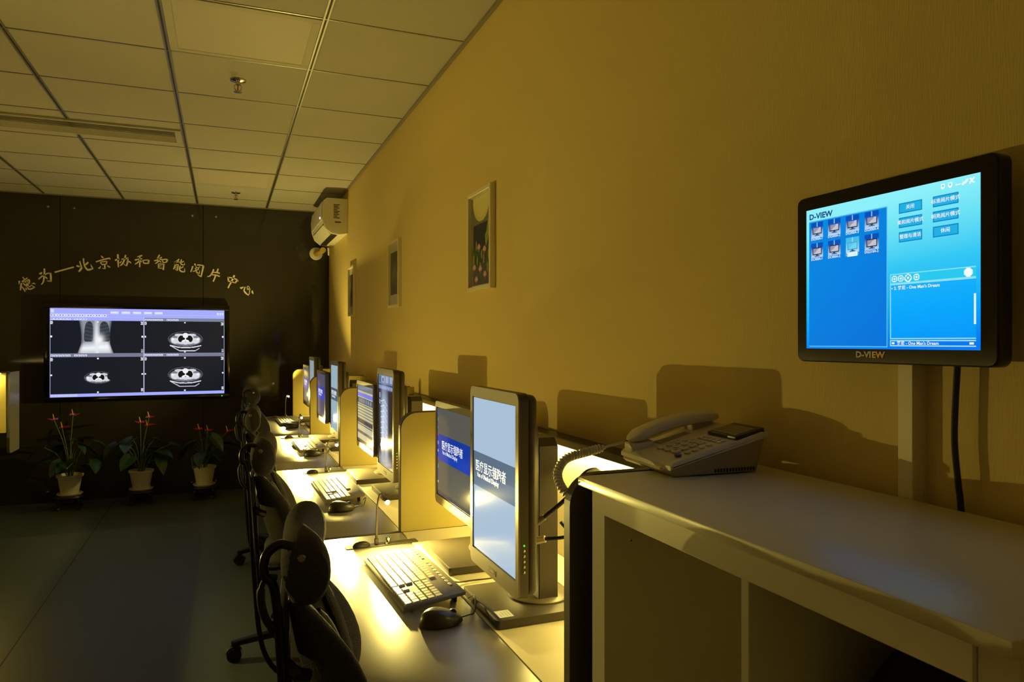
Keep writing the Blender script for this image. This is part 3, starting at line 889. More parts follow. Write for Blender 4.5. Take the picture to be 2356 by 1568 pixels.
# black bag on the right-hand shelf
def bagf(u, v):
    a = 2 * PI * u
    z = .37 * v
    r = (math.sin(PI * min(1, v * .92 + .06)) ** .45) * (1 - .35 * v ** 3)
    wob = 1 + .07 * math.sin(3 * a + 5 * v) + .05 * math.sin(7 * a - 9 * v)
    e = .8
    cx, sy = math.cos(a), math.sin(a)
    return (.125 * r * wob * math.copysign(abs(cx) ** e, cx), .115 * r * wob * math.copysign(abs(sy) ** e, sy) - .0 * v, z)
t = thing('cloth_bag', 'black cloth bag stuffed on the shelf of the white cabinet', 'bag', (.765, .54, .7185))
B().surf(bagf, 40, 24, True).build('body', M['bag'], t)
B().tube(bez([(-.06, 0, .33), (-.03, -.01, .385), (.03, .01, .385), (.06, 0, .33)], 8), .009, 8).build('handle', M['bag'], t)

# ------------------------------------------------------------------ desk telephone
t = thing('desk_phone', 'pale corded desk telephone with angled keypad on the white cabinet', 'telephone', (.795, 1.09, CT), -PI / 2 - .06)
# local: x right (towards the camera), y away from the user (towards the wall), z up
PW, PD = .185, .19
def zt(y):      # top surface height
    return .024 + (y + PD / 2) / PD * .046
base = [(-PD / 2 + .006, .002), (PD / 2 - .02, .002), (PD / 2 - .004, .053), (PD / 2 - .002, .062), (-PD / 2, .016), (-PD / 2 - .001, .008)]
B().prism(base, 'x', -PW / 2 + .004, PW / 2 - .004, .004, 2).build('base', M['phone_base'], t)
shell = [(-PD / 2 - .003, .013), (-PD / 2 - .003, .020), (-PD / 2 + .004, .026), (PD / 2 - .012, .072), (PD / 2 + .002, .070), (PD / 2 + .003, .060)]
B().prism(shell, 'x', -PW / 2, PW / 2, .005, 3).build('top_shell', M['phone_top'], t)
sl_ = math.atan2(.046, PD)
TM = lambda x, y, dz=0.0: Matrix.Translation((x, y, zt(y) + dz)) @ Matrix.Rotation(sl_, 4, 'X')
kx0, kx1 = -.018, .07
B().box((-.043, -.031, -.004), (.043, .031, .006), .003, 2, TM(.047, .061, .004)).build('display_housing', M['phone_dark'], t)
ds = B().box((-.034, -.021, 0), (.034, .019, .0008), M=TM(.047, .057, .0102)).build('display_frame', M['phone_base'], t)
B().box((-.027, -.015, .0008), (.027, .013, .0012), M=TM(.047, .057, .0102)).build('display_glass', M['phone_lcd'], ds)
kmesh = B().prism(rrect(-.0096, .0096, -.0071, .0071, .005, 4), 'z', 0, .004, .0012, 1).mesh('number_key', M['phone_top'])
digs = '123456789*0#'
for k in range(12):
    c_, r_ = k % 3, k // 3
    x = -.006 + c_ * .0235; y = -.008 - r_ * .0165
    ko = link('number_key', kmesh, t)
    ko.matrix_local = TM(x, y, .0025)
    dm = text_mesh(digs[k], .009, M['dark_print'], 0, weight=.0002)
    for p in dm.vertices:
        p.co = (p.co.x, p.co.z, .0042)
    link('digit', dm, ko)
fk = B().prism(rrect(-.006, .006, -.004, .004, .002, 3), 'z', 0, .0035, .001, 1).mesh('side_key', M['phone_top'])
for k in range(4):
    ko = link('side_key', fk, t); ko.matrix_local = TM(.0675, -.008 - k * .0145, .0025)
bk = B().prism([(.008 * math.cos(a * PI / 8), .0058 * math.sin(a * PI / 8)) for a in range(16)], 'z', 0, .004, .0012, 1).build('call_key', M['blue_key'], t, label='blue oval key')
bk.matrix_local = TM(.067, -.0695, .0025)
B().prism(rrect(-.038, .038, -.009, .009, .006, 4), 'z', 0, .0012, .0004, 1, TM(.042, .015, .002)).build('function_strip', M['phone_base'], t)
wk = B().prism(rrect(-.0052, .0052, -.003, .003, .002, 3), 'z', 0, .003, .0008, 1).mesh('function_key', M['phone_top'])
for k in range(10):
    ko = link('function_key', wk, t); ko.matrix_local = TM(.014 + (k % 5) * .0142, .0192 - (k // 5) * .0085, .0028)
B().box((-.013, -.055, -.001), (.012, .02, .002), .0006, 1, TM(-.048, .01, .0015)).build('speaker_grille', M['phone_base'], t)
# handset: arched bar with ear and mouth pieces, lying along y on the left side
def hand(u, v):
    a = 2 * PI * u
    y = -.098 + .2 * v
    arch = math.sin(PI * v)
    zc = .043 + .041 * v + .012 * arch ** .8
    hw = .0265 - .003 * arch
    hh = .0105 + .001 * arch
    e = min(1, 8 * v + .02, 8 * (1 - v) + .02) ** .5
    ca, sa = math.cos(a), math.sin(a)
    return (-.066 + hw * e * math.copysign(abs(ca) ** .6, ca), y, zc + hh * e * math.copysign(abs(sa) ** .7, sa))
hs = B().surf(hand, 24, 26, True).build('handset', M['phone_top'], t)
B().prism(rrect(-.020, .020, -.024, .024, .010), 'z', .022, .042, .004, 2, Matrix.Translation((-.066, -.068, 0)) @ Matrix.Rotation(.12, 4, 'X')).build('mouthpiece', M['phone_top'], hs)
B().prism(rrect(-.020, .020, -.024, .024, .010), 'z', .050, .080, .004, 2, Matrix.Translation((-.066, .066, 0)) @ Matrix.Rotation(.12, 4, 'X')).build('earpiece', M['phone_base'], hs)
vent = B().box((-.0006, -.0016, 0), (.0006, .0016, .006)).mesh('vent_slot', M['joint'], False)
for k in range(14):
    link('vent_slot', vent, t, loc=(PW / 2 - .0035, -.01 + k * .006, .005))
# coiled cord from the handset round the cabinet's corner
axis_pts = bez([(-.068, -.104, .040), (-.085, -.135, .030), (-.088, -.170, .022), (-.082, -.215, .012), (-.066, -.238, -.012), (-.040, -.235, -.038), (-.028, -.212, -.048)], 24)
lens = [0]
for a, b in zip(axis_pts, axis_pts[1:]):
    lens.append(lens[-1] + (b - a).length)
coil = []
for k in range(len(axis_pts) * 10):
    s = k / (len(axis_pts) * 10 - 1) * lens[-1]
    j = min(max(np.searchsorted(lens, s), 1), len(lens) - 1)
    f_ = (s - lens[j - 1]) / (lens[j] - lens[j - 1])
    p = axis_pts[j - 1].lerp(axis_pts[j], f_)
    d_ = (axis_pts[j] - axis_pts[j - 1]).normalized()
    sd = d_.cross(Vector((0, 0, 1))).normalized(); up_ = sd.cross(d_)
    rr = .0062 * min(1, max(0, (s - .035) / .01))
    a = s / .0064 * 2 * PI
    coil.append(p + (sd * math.cos(a) + up_ * math.sin(a)) * rr)
B().tube(coil, .0027, 6).build('handset_cord', M['phone_top'], t)

# ------------------------------------------------------------------ workstation row along the right wall
YP = [1.122, 2.335, 3.67, 5.005, 6.34]       # partition positions
XF, XM, XB = .20, .545, .935                  # desk front edge, seam, back board face
LEDGE = 1.104

def point_light(name, loc, power, radius, parent=None, color=WARM):
    L = bpy.data.lights.new(name, 'POINT')
    L.energy = power; L.color = color; L.shadow_soft_size = radius
    o = bpy.data.objects.new(name, L); C.objects.link(o); o.location = loc
    if parent: o.parent = parent
    return o
def spot_light(name, loc, power, radius, direction, parent=None, color=WARM, angle=150, blend=.9):
    L = bpy.data.lights.new(name, 'SPOT')
    L.energy = power; L.color = color; L.shadow_soft_size = radius
    L.spot_size = math.radians(angle); L.spot_blend = blend
    o = bpy.data.objects.new(name, L); C.objects.link(o); o.location = loc
    o.rotation_euler = Vector(direction).to_track_quat('-Z', 'Y').to_euler()
    if parent: o.parent = parent
    return o
def strip_light(name, loc, lx, ly, power, rot=(0, 0, 0), parent=None, color=WARM):
    L = bpy.data.lights.new(name, 'AREA')
    L.shape = 'RECTANGLE'; L.size = lx; L.size_y = ly; L.energy = power; L.color = color
    o = bpy.data.objects.new(name, L); C.objects.link(o); o.location = loc; o.rotation_euler = rot
    if parent: o.parent = parent
    return o

def partition_poly(x0, x1, z0, z1, r=.055):
    pts = [(x1, z0), (x1, z1)]
    for k in range(9):
        a = PI / 2 + PI / 2 * k / 8
        pts.append((x0 + r + r * math.cos(a), z1 - r + r * math.sin(a)))
    return pts + [(x0, z0)]

pl = ['between the white cabinet and the nearest desk', 'between the radiograph pair of monitors and the near banner pair', 'beyond the radiograph monitors with the worklist', 'beside the third gooseneck lamp from the white cabinet', 'at the far end of the desk row, nearest the dark wall']
for k, y in enumerate(YP):
    xf = .556 if k == 0 else .538
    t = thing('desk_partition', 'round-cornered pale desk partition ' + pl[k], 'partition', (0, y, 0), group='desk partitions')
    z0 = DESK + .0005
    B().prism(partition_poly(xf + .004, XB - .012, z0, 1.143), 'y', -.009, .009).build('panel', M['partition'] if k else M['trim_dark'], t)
    pp = partition_poly(xf, .9, z0, 1.147)[1:]
    pi_ = partition_poly(xf + .0038, .9, z0, 1.1432)[1:]
    e = B()
    for a in range(len(pp) - 1):
        e.prism([pp[a], pp[a + 1], pi_[a + 1], pi_[a]], 'y', -.011, .011)
    e.build('edge_band', M['trim_dark'], t, smooth=False)

desk_lab = ['dark grey desk nearest the white cabinet with a pale rear board', 'dark grey desk carrying the radiograph and worklist monitors', 'dark grey desk third along from the white cabinet', 'dark grey desk at the far end of the row by the dark wall']
scr_lab = ['pale lit back screen with ledge behind the nearest banner monitors', 'pale lit back screen with ledge behind the radiograph monitors', 'pale lit back screen with ledge third along from the white cabinet', 'pale lit back screen with ledge at the far end of the row']
for k in range(4):
    a, b = YP[k] + .012, YP[k + 1] - .012
    if k == 0: a = YP[0] - .0115
    t = thing('office_desk', desk_lab[k], 'desk', (0, (a + b) / 2, 0), group='desks along the right wall')
    h = (b - a) / 2
    B().box((XF, -h, DESK - .028), (XM - .0006, h, DESK), .003, 2).build('desktop', M['desk_dark'], t)
    B().box((XM + .0006, -h, DESK - .028), (XB - .014, h, DESK), .0012, 1).build('rear_board', M['desk_light'], t)
    B().box((.745, -h, 0), (XB - .04, -h + .018, DESK - .0285)).build('side_panel', M['bronze_dark'], t)
    B().box((.745, h - .018, 0), (XB - .04, h, DESK - .0285)).build('side_panel', M['bronze_dark'], t)
    B().box((.82, -h + .02, .25), (.835, h - .02, DESK - .03)).build('modesty_panel', M['bronze_dark'], t)
    if k < 3:
        B().box((XF + .004, h, DESK - .035), (XM + .015, h + .024, DESK - .006)).build('joining_beam', M['trim_dark'], t, smooth=False)
    s = thing('back_screen', scr_lab[k], 'desk screen', (0, (a + b) / 2, 0), group='lit back screens')
    B().box((XB - .012, -h, .3), (XB, h, LEDGE - .002)).build('board', M['desk_light'], s)
    B().box((.892, -h - .011, LEDGE - .022), (.95, h + .011, LEDGE), .002, 1).build('ledge', M['ledge'], s)
    st = B().box((.898, -h + .02, LEDGE - .029), (.908, h - .02, LEDGE - .0222)).build('light_strip', M['led_strip'], s, smooth=False)
    strip_light('strip_light', (.904, 0, LEDGE - .031), .012, 2 * h - .05, STRIP_W, (0, 0, 0), s)

# ------------------------------------------------------------------ gooseneck lamps in their socket strips
def lamp(y, xb, xt, ztip, lab, aim=(.05, -.85, -.5), x_strip=.453, rz=0.0, power=None, angle=150, blend=.9):
    s = thing('socket_strip', 'dark socket strip with a domed cover on ' + lab, 'socket strip', (x_strip, y, DESK), rz + .05, 'socket strips on the desks')
    B().box((-.113, -.0175, 0), (.113, .0175, .003), .0008, 1).build('plate', M['bronze_dark'], s)
    B().ball((-.063, 0, .004), (.027, .0155, .014), 20, 10).build('domed_cover', M['bronze_dark'], s)
    B().lathe([(.006, .003), (.006, .010), (.008, .011), (.0085, .019), (.005, .022), (0, .0222)], 14, Matrix.Translation((.022, .004, 0))).build('knob', M['chrome'], s)
    B().lathe([(.006, .003), (.006, .008), (0, .009)], 14, Matrix.Translation((.013, -.006, 0))).build('button', M['chrome'], s)
    t = thing('gooseneck_lamp', 'slim gooseneck reading lamp glowing on ' + lab, 'lamp', (xb, y, DESK + .0032), rz, 'glowing gooseneck lamps')
    hz = ztip - DESK - .003
    dx = (xt - xb) * math.cos(rz)
    aim = Matrix.Rotation(-rz, 3, 'Z') @ Vector(aim)
    B().box((-.006, -.006, 0), (.006, .006, .018), .001, 1).cyl((0, 0, .018), (0, 0, .026), .0042, seg=10).build('socket', M['bronze_dark'], t)
    path = bez([(0, 0, .024), (dx * .05 - .001, 0, hz * .5), (dx * .1, 0, hz * .92), (dx * .35, 0, hz * 1.12), (dx * .7, -.004, hz * 1.12), (dx, -.010, hz * 1.02)], 8)
    B().tube(path, .0030, 8).build('gooseneck', M['bronze'], t)
    hd = Vector((dx, -.010, hz * 1.02))
    Mh = Matrix.Translation(hd) @ aim.to_track_quat('Z', 'Y').to_matrix().to_4x4()
    B().lathe([(0, -.004), (.0045, -.004), (.0055, 0), (.0085, .010), (.0088, .012), (.0075, .012), (.0075, .0105), (0, .0105)], 16, Mh, cap=False).build('head', M['bronze'], t)
    tipv = Mh @ Vector((0, 0, .014))
    B().ball(tipv, .0065, 12, 8).build('led', M['led_warm'], t)
    pt = Mh @ Vector((0, 0, .028))
    spot_light('lamp_light', pt, power or LAMP_W, .008, aim, t, WARM, angle, blend)
dn = ['the desk nearest the white cabinet', 'the radiograph desk', 'the third desk from the white cabinet', 'the far-end desk']
lamp(2.205, .437, .466, .888, dn[0])
lamp(3.53, .455, .502, .885, dn[1])
lamp(4.87, .455, .468, .885, dn[2])
lamp(6.20, .470, .502, .912, dn[3], (-.5, -.25, .58), power=LAMP_W * 1.3, angle=180, blend=.45)

# ------------------------------------------------------------------ monitors
def banner(W, H, bg, band, v0, v1):
    c = Canvas(W, H, bg)
    c.rect(0, v0, 1, v1, band)
    c.put((c.v > v0) & (c.v < v1) & ((c.v - v0) / (v1 - v0) > .65 - .15 * c.u), tuple(min(255, int(x * 1.12) + 6) for x in band), .6)
    return c
def radiograph():
    c = Canvas(72, 100, (40, 34, 34))
    c.rect(0, 0, 1, .10, (104, 118, 150)); c.rect(.05, .012, .15, .08, (70, 80, 110)); c.rect(.22, .015, .42, .085, (150, 164, 196)); c.rect(.5, .015, .7, .085, (150, 164, 196)); c.rect(.78, .015, .97, .085, (150, 164, 196)); c.rect(.28, .03, .36, .07, (20, 24, 40))
    c.rect(0, .11, 1, .16, (96, 110, 146))
    for k in range(9): c.rect(.04 + k * .105, .118, .1 + k * .105, .152, (150, 164, 200))
    c.rect(.05, .20, .12, .26, (150, 170, 220)); c.rect(.05, .28, .12, .33, (150, 170, 220))
    c.gauss(.42, .45, .22, .3, (190, 206, 236), .9); c.gauss(.30, .62, .1, .3, (226, 234, 246), .8); c.gauss(.55, .75, .12, .25, (206, 216, 240), .8)
    for k in range(8): c.line([(.15, .3 + k * .06), (.4, .27 + k * .06), (.62, .33 + k * .06)], .004, (230, 238, 250))
    c.rect(.68, .17, 1, .75, (52, 40, 36), .75)
    c.gauss(.5, .95, .5, .08, (206, 204, 196), .8)
    return c
def worklist():
    c = Canvas(84, 60, (196, 192, 158))
    c.rect(0, 0, 1, .10, (120, 124, 120)); c.rect(0, .13, 1, .20, (126, 128, 226)); c.rect(0, .22, 1, .31, (88, 92, 104))
    for k in range(6): c.rect(.1 + k * .14, .235, .19 + k * .14, .295, (140, 144, 154))
    for k in range(6): c.rect(0, .33 + k * .05, 1, .348 + k * .05, (120, 116, 92))
    c.rect(0, .60, 1, .66, (74, 70, 80)); c.rect(0, .68, 1, .70, (60, 58, 60)); c.rect(0, .80, 1, .85, (98, 92, 100)); c.rect(.55, .86, .56, .95, (110, 104, 90)); c.rect(0, .95, 1, 1, (80, 76, 80))
    return c
mesh_cache = {}
def monitor(name, label, y, x, zb, wid, hei, base, canvas, texts, bez_, logo=None, portrait=True, yaw=0.0, group=None, base_y=0.0):
    """local frame: screen faces -y, x to the viewer's right; turned to face the aisle"""
    t = thing(name, label, 'monitor', (x, y, DESK + .0005), -PI / 2 + yaw, group)
    bt, bs, bb = bez_           # bezel widths: top, side, bottom
    D = .036
    z0 = zb - DESK
    def cached(key, fn):
        if key not in mesh_cache: mesh_cache[key] = fn()
        return mesh_cache[key]
    key = (round(wid, 3), round(hei, 3), round(z0, 3), base)
    def housing():
        b = B().prism(rrect(-wid / 2, wid / 2, z0, z0 + hei, .018, 5), 'y', .004, D - .012, 0)
        b.prism(rrect(-wid / 2 + .004, wid / 2 - .004, z0 + .004, z0 + hei - .004, .018, 5), 'y', D - .012, D + .012, .010, 3)
        return b.mesh('housing', M['bronze_dark'])
    def bezel():
        b = B(); o = rrect(-wid / 2, wid / 2, z0, z0 + hei, .018, 5); n = len(o)
        xi0, xi1, zi0, zi1 = -wid / 2 + bs, wid / 2 - bs, z0 + bb, z0 + hei - bt
        inn = [(min(max(p[0], xi0), xi1), min(max(p[1], zi0), zi1)) for p in o]
        t_ = bmesh.new()
        vo = [t_.verts.new((p[0], 0, p[1])) for p in o]; vi = [t_.verts.new((p[0], 0, p[1])) for p in inn]
        vb = [t_.verts.new((p[0], .004, p[1])) for p in o]; vd = [t_.verts.new((p[0], .004, p[1])) for p in inn]
        for q in range(n):
            q2 = (q + 1) % n
            for f in ((vo[q], vo[q2], vi[q2], vi[q]), (vo[q2], vo[q], vb[q], vb[q2]), (vi[q], vi[q2], vd[q2], vd[q])):
                try: t_.faces.new(f)
                except ValueError: pass
        bmesh.ops.remove_doubles(t_, verts=t_.verts[:], dist=1e-6); bmesh.ops.recalc_face_normals(t_, faces=t_.faces[:])
        b._merge(t_)
        return b.mesh('bezel', M['bronze'], False)
    link('housing', cached(('h',) + key, housing), t)
    link('bezel', cached(('z',) + key, bezel), t)
    sw_, sh_ = wid - 2 * bs - .004, hei - bt - bb - .004
    zc_ = z0 + bb + .002 + sh_ / 2
    scn = link('screen', grid_mesh('screen', canvas.p, sw_, sh_, M['scr']), t, loc=(0, .003, zc_))
    for (s_, u_, v_, size, m_, wgt, sx_) in texts:
        link('screen_text', text_mesh(s_, size, m_, 0, 'CENTER', wgt, sx_), scn, loc=((u_ - .5) * sw_, -.0006, (.5 - v_) * sh_))
    # rear cover with ventilation holes, column, turntable, foot plate
    def rear():
        return B().prism(rrect(-wid * .36, wid * .36, z0 + hei * .2, z0 + hei * .86, .03, 5), 'y', D + .0, D + .034, .008, 3).mesh('rear_cover', M['bronze_dark'])
    link('rear_cover', cached(('r',) + key, rear), t)
    bw, bd, bx, fy = base
    cyl_y = .122
    def column():
        b = B().prism([(-.05, .024), (.05, .024), (.05, z0 + hei * .70), (.032, z0 + hei * .74), (-.032, z0 + hei * .74), (-.05, z0 + hei * .70)], 'y', cyl_y - .024, cyl_y + .026, .002, 1)
        return b.mesh('column', M['bronze_dark'])
    link('column', cached(('c',) + key, column), t, loc=(bx, 0, 0))
    B().box((-.03, D + .03, z0 + hei * .42), (.03, cyl_y - .02, z0 + hei * .58)).build('neck', M['bronze_dark'], t)
    def disc():
        return B().lathe([(.076, .0205), (.076, .024), (.072, .0265), (0, .027)], 32).mesh('turntable', M['bronze'])
    link('turntable', cached(('d',), disc), t, loc=(bx, cyl_y, 0))
    def foot():
        return B().prism(rrect(-bw / 2, bw / 2, fy, bd + fy, .008, 3), 'z', 0, .0203, .002, 2).mesh('foot_plate', M['bronze_dark'])
    link('foot_plate', cached(('f',) + key, foot), t, loc=(bx, 0, 0))
    if portrait:
        bm_ = cached(('b',), lambda: B().lathe([(.0028, 0), (.0028, .0012), (.002, .0018), (0, .0019)], 10, Matrix.Rotation(PI / 2, 4, 'Y')).mesh('side_button', M['btn']))
        for q in range(6):
            bo = link('side_button', bm_, t, loc=(wid / 2, .0135, z0 + .118 - q * .0115))
            if q == 0:
                bo.data = cached(('bg',), lambda: B().lathe([(.0022, 0), (.0022, .0012), (0, .0016)], 10, Matrix.Rotation(PI / 2, 4, 'Y')).mesh('side_button', M['led_green']))
    else:
        B().ball((wid / 2 - .02, -.001, z0 + .02), .0012, 8, 6).build('power_light', M['led_green'], t)
    if logo:
        B().box((-.024, -.0008, -.006), (.024, 0, .006)).build('badge', M['bronze_dark'], t).location = (0, 0, z0 + bb * .45)
        link('logo', text_mesh('D-VIEW', .0085, M['btn'], .0002, weight=.0002, sx=1.1), t, loc=(0, -.0012, z0 + bb * .45))
    return t

CN, EN = '医疗显示领跑者', 'Van of Medical Display'
pw, ph = .322, .445
PB = (.245, .235, .0, -.033)
PZ = EYE - .558
def btxt(v, k=1.0, sx=1.0):
    return [(CN, .42, v - .018 * k, .030 * k, M['t_white'], .0003 * k, sx), (EN, .36, v + .036 * k, .0165 * k, M['t_white'], .0002, sx)]
LIGHTBLUE = (168, 192, 214)
m1 = monitor('portrait_monitor', 'upright monitor with a pale blue screen and grey slogan band beside the white cabinet', 1.575, .585, PZ, pw, ph, PB, banner(60, 84, LIGHTBLUE, (92, 112, 132), .36, .58), btxt(.47), (.026, .017, .038), True, group='upright monitors')
monitor('portrait_monitor', 'upright monitor showing a greyish radiograph under a toolbar', 2.93, .615, PZ, pw, ph, PB, radiograph(), [], (.026, .017, .038), True, group='upright monitors')
monitor('portrait_monitor', 'upright pale blue slogan monitor on the third desk from the white cabinet', 4.30, .60, PZ, pw, ph, PB, banner(60, 84, (150, 176, 190), (70, 90, 104), .36, .55), btxt(.455), (.026, .017, .038), True, group='upright monitors')
monitor('portrait_monitor', 'upright monitor with a pale slogan screen on the far-end desk', 5.47, .60, PZ, pw, ph, PB, banner(60, 84, (140, 160, 172), (84, 92, 100), .42, .62), btxt(.52), (.026, .017, .038), True, group='upright monitors')

lw, lh = .42, .318
LB = (.285, .25, .0, -.06)
LZ = EYE - .505
def desktop_c(bg, band, icons=True):
    c = banner(110, 70, bg, band, .30, .60)
    c.rect(0, .955, 1, 1, (52, 56, 74))
    if icons:
        for q, cc in enumerate(((70, 90, 170), (60, 150, 100), (80, 110, 170), (200, 50, 50), (170, 170, 170), (190, 190, 190), (190, 60, 50), (80, 150, 160), (70, 80, 150), (200, 200, 160))):
            c.rect(.012, .03 + q * .09, .035, .065 + q * .09, cc)
    return c
def ltxt(v):
    return [(CN, .40, v - .02, .030, M['t_white'], .0003, 1.0), (EN, .34, v + .055, .0165, M['t_white'], .0002, 1.0)]
monitor('landscape_monitor', 'wide monitor with a grey desktop and royal blue slogan band on the nearest desk', 1.98, .62, LZ, lw, lh, LB, desktop_c((86, 86, 80), (0, 52, 160)), ltxt(.44), (.018, .014, .026), None, False, .0, 'wide monitors')
monitor('landscape_monitor', 'wide monitor showing a pale yellow worklist table', 3.31, .60, LZ, lw, lh, LB, worklist(), [], (.018, .014, .026), None, False, .0, 'wide monitors')
monitor('landscape_monitor', 'wide monitor with dull violet desktop on the third desk from the white cabinet', 4.68, .57, LZ, lw, lh, LB, desktop_c((84, 80, 104), (62, 66, 170), False), ltxt(.44), (.018, .014, .026), None, False, .0, 'wide monitors')
monitor('landscape_monitor', 'wide monitor with a dull grey-violet desktop on the far-end desk', 5.87, .60, LZ, lw, lh, LB, desktop_c((92, 92, 106), (96, 88, 160), False), ltxt(.44), (.018, .014, .026), None, False, .0, 'wide monitors')

# details of the nearest upright monitor: vent holes, plugs, leads, sticker on its foot
hol = B()
for q in range(34):
    for r_ in range(2):
        hol.box((pw * .36 - .0006, .046 + r_ * .009, .165 + q * .0075), (pw * .36 + .0006, .049 + r_ * .009, .168 + q * .0075))
hol.build('vent_holes', M['joint'], m1, smooth=False, kind='stuff')
B().cyl((pw * .30, .062, .215), (pw * .36, .082, .235), .009, .006).build('plug', M['bronze'], m1)
B().cyl((pw * .33, .052, .180), (pw * .40, .078, .190), .009, .008).build('plug', M['btn'], m1)
B().tube(bez([(pw * .36, .082, .235), (pw * .42, .13, .28), (pw * .36, .19, .33), (.06, .26, .30), (.02, .28, .15)], 8), .005, 8).build('signal_lead', M['cable'], m1)
B().tube(bez([(pw * .40, .078, .190), (pw * .5, .12, .20), (pw * .5, .2, .22), (.1, .28, .18)], 8), .004, 8).build('signal_lead', M['cable'], m1)
B().tube(bez([(.04, .16, .20), (.075, .19, .15), (.06, .18, .09), (.03, .19, .03)], 8), .005, 8).build('signal_lead', M['cable'], m1)
stk = B().box((.068, -.022, .0204), (.108, .012, .0208)).build('sticker', M['sticker'], m1)
ex = B()
for q in range(4):
    ex.box((.074 + (.0 if q else .014), -.016 + q * .007, .0208), (.102 - .004 * (q % 2), -.014 + q * .007, .021))
ex.build('sticker_print', mat('faint_print', (170, 160, 170), .6), stk, smooth=False)

# ------------------------------------------------------------------ keyboards and mice
def keyboard(x, y, rz, label, keys_apart):
    t = thing('keyboard', label, 'keyboard', (x, y, DESK + .0005), -PI / 2 + rz, 'keyboards on the desks')
    if 'kb' not in mesh_cache:
        mesh_cache['kb'] = B().prism([(-.078, .012), (-.074, .016), (.074, .031), (.078, .029), (.076, .022), (-.076, .004)], 'x', -.205, .205, .002, 2).mesh('body', M['kb_body'])
        mesh_cache['kbf'] = B().box((-.012, .055, 0), (.012, .063, .024), .001, 1).box((-.012, -.066, 0), (.012, -.058, .008), .001, 1).mesh('foot', M['rubber'])
    link('body', mesh_cache['kb'], t)
    for sx in (-.17, .17):
        link('foot', mesh_cache['kbf'], t, loc=(sx, 0, 0))
    u = .0188
    layout = []
    rows_y = [-.062, -.0432, -.0244, -.0056, .0132, .036]
    rows = [[1.25, 1.25, 1.25, 6.25, 1.25, 1.25, 1.25, 1.25], [2.25] + [1] * 10 + [2.75], [1.75] + [1] * 11 + [2.25], [1.5] + [1] * 12 + [1.5], [1] * 13 + [2], [1] * 15]
    for ry, row in zip(rows_y, rows):
        cx = -.198
        for wdt in row:
            layout.append((cx + wdt * u * .98 / 2 * .96, ry, wdt)); cx += wdt * u * .96
    nx = -.198 + 15.25 * u * .96
    for ri in (0, 3, 4):
        for q in range(3): layout.append((nx + (q + .5) * u * .92, rows_y[ri], .95))
    layout.append((nx + 1.5 * u * .92, rows_y[1], .95))
    mx = nx + 3.2 * u * .92
    for ri in range(5):
        for q in range(4): layout.append((mx + (q + .5) * u * .9, rows_y[ri], .93))
    def keym(wdt, b=None, off=(0, 0, 0)):
        W2 = wdt * u * .48 - .0006
        bb = b or B()
        t_ = bmesh.new()
        lo = [t_.verts.new((sx * W2 + off[0], sy * .0084 + off[1], off[2])) for sx, sy in ((-1, -1), (1, -1), (1, 1), (-1, 1))]
        hi = [t_.verts.new((sx * (W2 - .0012) + off[0], sy * .0070 + off[1], .0042 + off[2])) for sx, sy in ((-1, -1), (1, -1), (1, 1), (-1, 1))]
        t_.faces.new(hi)
        for q in range(4): t_.faces.new((lo[q], lo[(q + 1) % 4], hi[(q + 1) % 4], hi[q]))
        bb._merge(t_)
        return bb
    tilt = math.atan2(.015, .148)
    zat = lambda yy: .016 + (yy + .074) * math.tan(tilt)
    if keys_apart:
        for (kx, ky, wd) in layout:
            kk = ('key', round(wd, 3))
            if kk not in mesh_cache: mesh_cache[kk] = keym(wd).mesh('key', M['key'], False)
            link('key', mesh_cache[kk], t, loc=(kx, ky, zat(ky) - .0003), rot=(tilt, 0, 0))
        for q in range(14):
            kk = ('mkey',)
            if kk not in mesh_cache: mesh_cache[kk] = B().box((-.009, -.0035, 0), (.009, .0035, .0022), .0006, 1).mesh('media_key', M['key'])
            link('media_key', mesh_cache[kk], t, loc=(-.188 + q * .0235 + (.02 if q > 4 else 0), .060, zat(.060) - .0003), rot=(tilt, 0, 0))
    else:
        if 'allkeys' not in mesh_cache:
            bb = B()
            for (kx, ky, wd) in layout: keym(wd, bb, (kx, ky, zat(ky)))
            mesh_cache['allkeys'] = bb.mesh('keys', M['key'], False)
        link('keys', mesh_cache['allkeys'], t, kind='stuff')
    # cable from the rear edge
    B().tube(bez([(.06, .074, .022), (.062, .105, .005), (.06, .15, .003), (.065, .20, .003), (.06, .27, .003)] if keys_apart else [(.06, .074, .022), (.05, .090, .006), (.02, .096, .0025), (-.05, .097, .0025)], 8), .0018, 6).build('cable', M['cable'], t)
    return t
